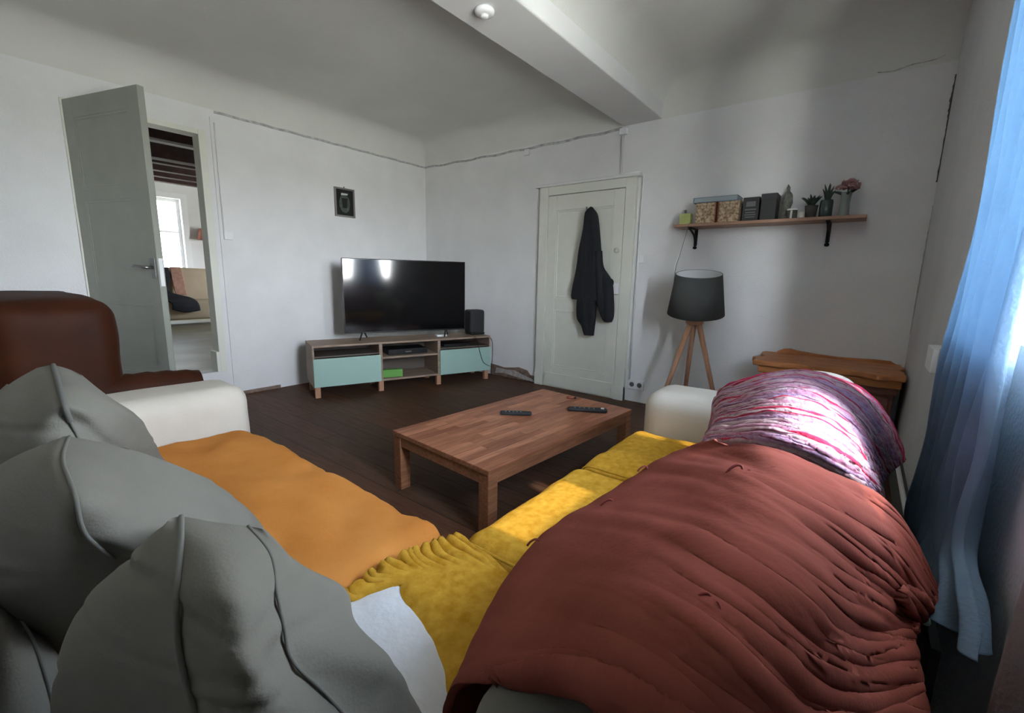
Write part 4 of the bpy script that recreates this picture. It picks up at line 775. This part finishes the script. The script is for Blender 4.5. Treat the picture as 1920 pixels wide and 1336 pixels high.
back_cushion('c', 'nearest grey back cushion with two long piped seams', PTS_c3, 0.20, [(1, 0, 6, M['seam_g'], 0.0026), (3, 0, 6, M['seam_g'], 0.0017)], 0.004, [(0.862, 0.005, 0.005, 1), (0.835, 0.006, 0.006, 5), (0.815, 0.006, 0.004, 9), (0.79, 0.007, 0.006, 2.2), (0.765, 0.006, 0.005, 12), (0.73, 0.008, 0.006, 7.7)])

t = thing('back_cushion', 'dark grey bolster low in the bottom left corner below the others', 'cushion', (0, 0, 0), group='grey back cushions along the left side')
obj('cushion_body', pillow(PTS_c0, EYE, 0.12), M['grey'], t, True)
obj('piping', tb(spline([r_[2] for r_ in PTS_c0], 40), 0.0025), M['seam_g'], t, True)
# back cushions of the right run, mostly under the throws
def plain_cushion(label, b, m, yaw_=0):
    t = thing('back_cushion', label, 'cushion', (0, 0, 0), group='back cushions under the throws')
    obj('cushion_body', softbox(*b, 0.07, 0.02, 20, fw_), m, t, True)
    x0, x1, y0, y1, z0, z1 = b
    obj('piping', tb(spline([(x0+0.03, y1-0.035, z1-0.05), (x0+0.05, y1-0.03, z1-0.01), ((x0+x1)/2, y1-0.028, z1+0.004), (x1-0.05, y1-0.03, z1-0.01), (x1-0.03, y1-0.035, z1-0.05)], 30), 0.004), m, t, True)
plain_cushion('white back cushion poking out above the pink throw', (4.20, 4.445, -2.33, -1.86, 0.48, 0.79), M['sofa'])
plain_cushion('grey back cushion covered by the pink striped throw', (4.20, 4.42, -2.92, -2.36, 0.46, 0.72), M['grey'])
plain_cushion('grey back cushion showing below the brick red throw hem', (4.14, 4.42, -3.62, -2.98, 0.46, 0.73), M['grey'])

# brick red throw
def md(u, v, p):
    e = min(1, u*5)
    w_ = v+0.05*nz((u*3, v*3, 8))-0.10*u
    r1 = nz((u*1.6, w_*15, 0)); r2 = nz((u*3.1, w_*31, 4)); k = max(0, min(1, (u-0.38)*2.6))
    f = -1.5*max(0, 0.30-abs(r1))*k-0.8*max(0, 0.22-abs(r2))*k+0.8*nz((u*4, v*5, 5))+0.22*nz((u*9, w_*20, 2))
    return 0.015*e*f*min(1, (1-u)*7+0.25)
RED, _g = sheet(PTS_red, 170, 190, md)
t = thing('red_throw', 'tufted brick red velvet throw draped over the right back cushions', 'throw', (0, 0, 0))
obj('throw_cloth', RED, M['maroon'], t, True, solid=0.010)
for q in PTS_ties:
    c = Vector(q); sc_ = 0.6 if c.y < -3.5 else 1.0; rd = random.Random(int(c.x*1000)); bm = bmesh.new()
    P = [c+Vector(o_)*sc_ for o_ in ((0.0, 0, -0.004), (-0.004, 0.003, 0.006), (-0.010, 0.0, 0.007), (-0.016, -0.005, 0.002), (-0.019, -0.009, -0.004))]
    tube(bm, spline(P, 14), 0.0018*sc_, 6)
    P = [c+Vector(o_)*sc_ for o_ in ((0.0, 0, -0.004), (0.005, -0.002, 0.005), (0.010, -0.008, 0.005), (0.013, -0.016, -0.003))]
    tube(bm, spline(P, 14), 0.0014*sc_, 6)
    obj('yarn_tie', bm, M['maroon_d'], t, True)
# pink striped throw
def pd(u, v, p):
    return 0.0022*sin(v*170+6*nz((u*3, v*5, 0)))+0.0045*nz((u*22, v*40, 2))+0.008*nz((u*3, v*7, 6))
PK, _g = sheet(PTS_pink, 190, 170, pd)
o = obj('pink_throw', PK, M['pink'], None, True, solid=0.006)
tag(o, 'crinkled pink and white striped throw draped over the sofa back', 'throw')

# ---------------- curtains
def curtain(rows, folds, amp, nu=150, nv=90, ph=0):
    def dd(u, v, p): return 0
    R0 = [spline(r, nu) for r in rows]; cols = [spline([R0[k][i] for k in range(len(rows))], nv) for i in range(nu)]
    bm = bmesh.new(); V = []
    for j in range(nv):
        r = []
        for i in range(nu):
            p = cols[i][j].copy(); u = i/(nu-1); v = j/(nv-1)
            p.x += amp*(0.7+0.6*v)*sin(u*folds*2*pi+ph+1.2*nz((u*3, v*1.6, ph)))+0.012*nz((u*9, v*7, ph+3)); r.append(bm.verts.new(p))
        V.append(r)
    for j in range(nv-1):
        for i in range(nu-1): bm.faces.new((V[j][i], V[j][i+1], V[j+1][i+1], V[j+1][i]))
    return bm
def crow(x, y0, y1, z, x1=None): return [(x, y0, z), (x, (2*y0+y1)/3, z), (x, (y0+2*y1)/3, z), (x if x1 is None else x1, y1, z)]
t = thing('blue_curtain', 'translucent blue curtain hanging at the right edge by the window', 'curtain', (0, 0, 0))
obj('curtain_cloth', curtain([crow(4.620, -2.13, -2.78, 2.32), crow(4.620, -2.16, -2.76, 1.8), crow(4.620, -2.18, -2.76, 1.3), crow(4.618, -2.13, -2.74, 0.9), crow(4.616, -2.08, -2.74, 0.64), [(4.62, -2.02, 0.40), (4.61, -2.3, 0.46), (4.61, -2.58, 0.54), (4.612, -2.92, 0.62)], [(4.622, -2.00, 0.32), (4.60, -2.3, 0.38), (4.585, -2.65, 0.49), (4.60, -3.03, 0.60)]], 8, 0.018), M['bluec'], t, True, solid=0.002)
for k in range(5): obj('curtain_ring', lathe([(0.016, -0.003), (0.022, -0.003), (0.022, 0.003), (0.016, 0.003), (0.016, -0.003)], 16), M['metal'], t, True).matrix_local = Matrix.Translation((4.632, -2.15-k*0.085, 2.335)) @ Matrix.Rotation(pi/2, 4, 'X')
t = thing('pale_curtain', 'pale grey curtain panel at the lower right edge of view', 'curtain', (0, 0, 0))
obj('curtain_cloth', curtain([crow(4.632, -3.14, -3.58, 2.32), crow(4.632, -3.12, -3.58, 1.5), crow(4.628, -3.06, -3.56, 0.9), crow(4.628, -3.02, -3.52, 0.3)], 5, 0.018, ph=2), M['sheer'], t, True, solid=0.002)
for k in range(5): obj('curtain_ring', lathe([(0.016, -0.003), (0.022, -0.003), (0.022, 0.003), (0.016, 0.003), (0.016, -0.003)], 16), M['metal'], t, True).matrix_local = Matrix.Translation((4.632, -3.17-k*0.095, 2.335)) @ Matrix.Rotation(pi/2, 4, 'X')
t = thing('curtain_rod', 'dark metal rod carrying the curtains above the window', 'curtain rod', (4.632, -2.75, 2.335))
obj('rod', tb([(0, -0.88, 0.0), (0, 0.75, 0.0)], 0.009), M['iron'], t, True)
for y in (-0.84, 0.70): obj('rod_bracket', bx((0, 0.043, y-0.008, y+0.008, -0.008, 0.008)), M['iron'], t)
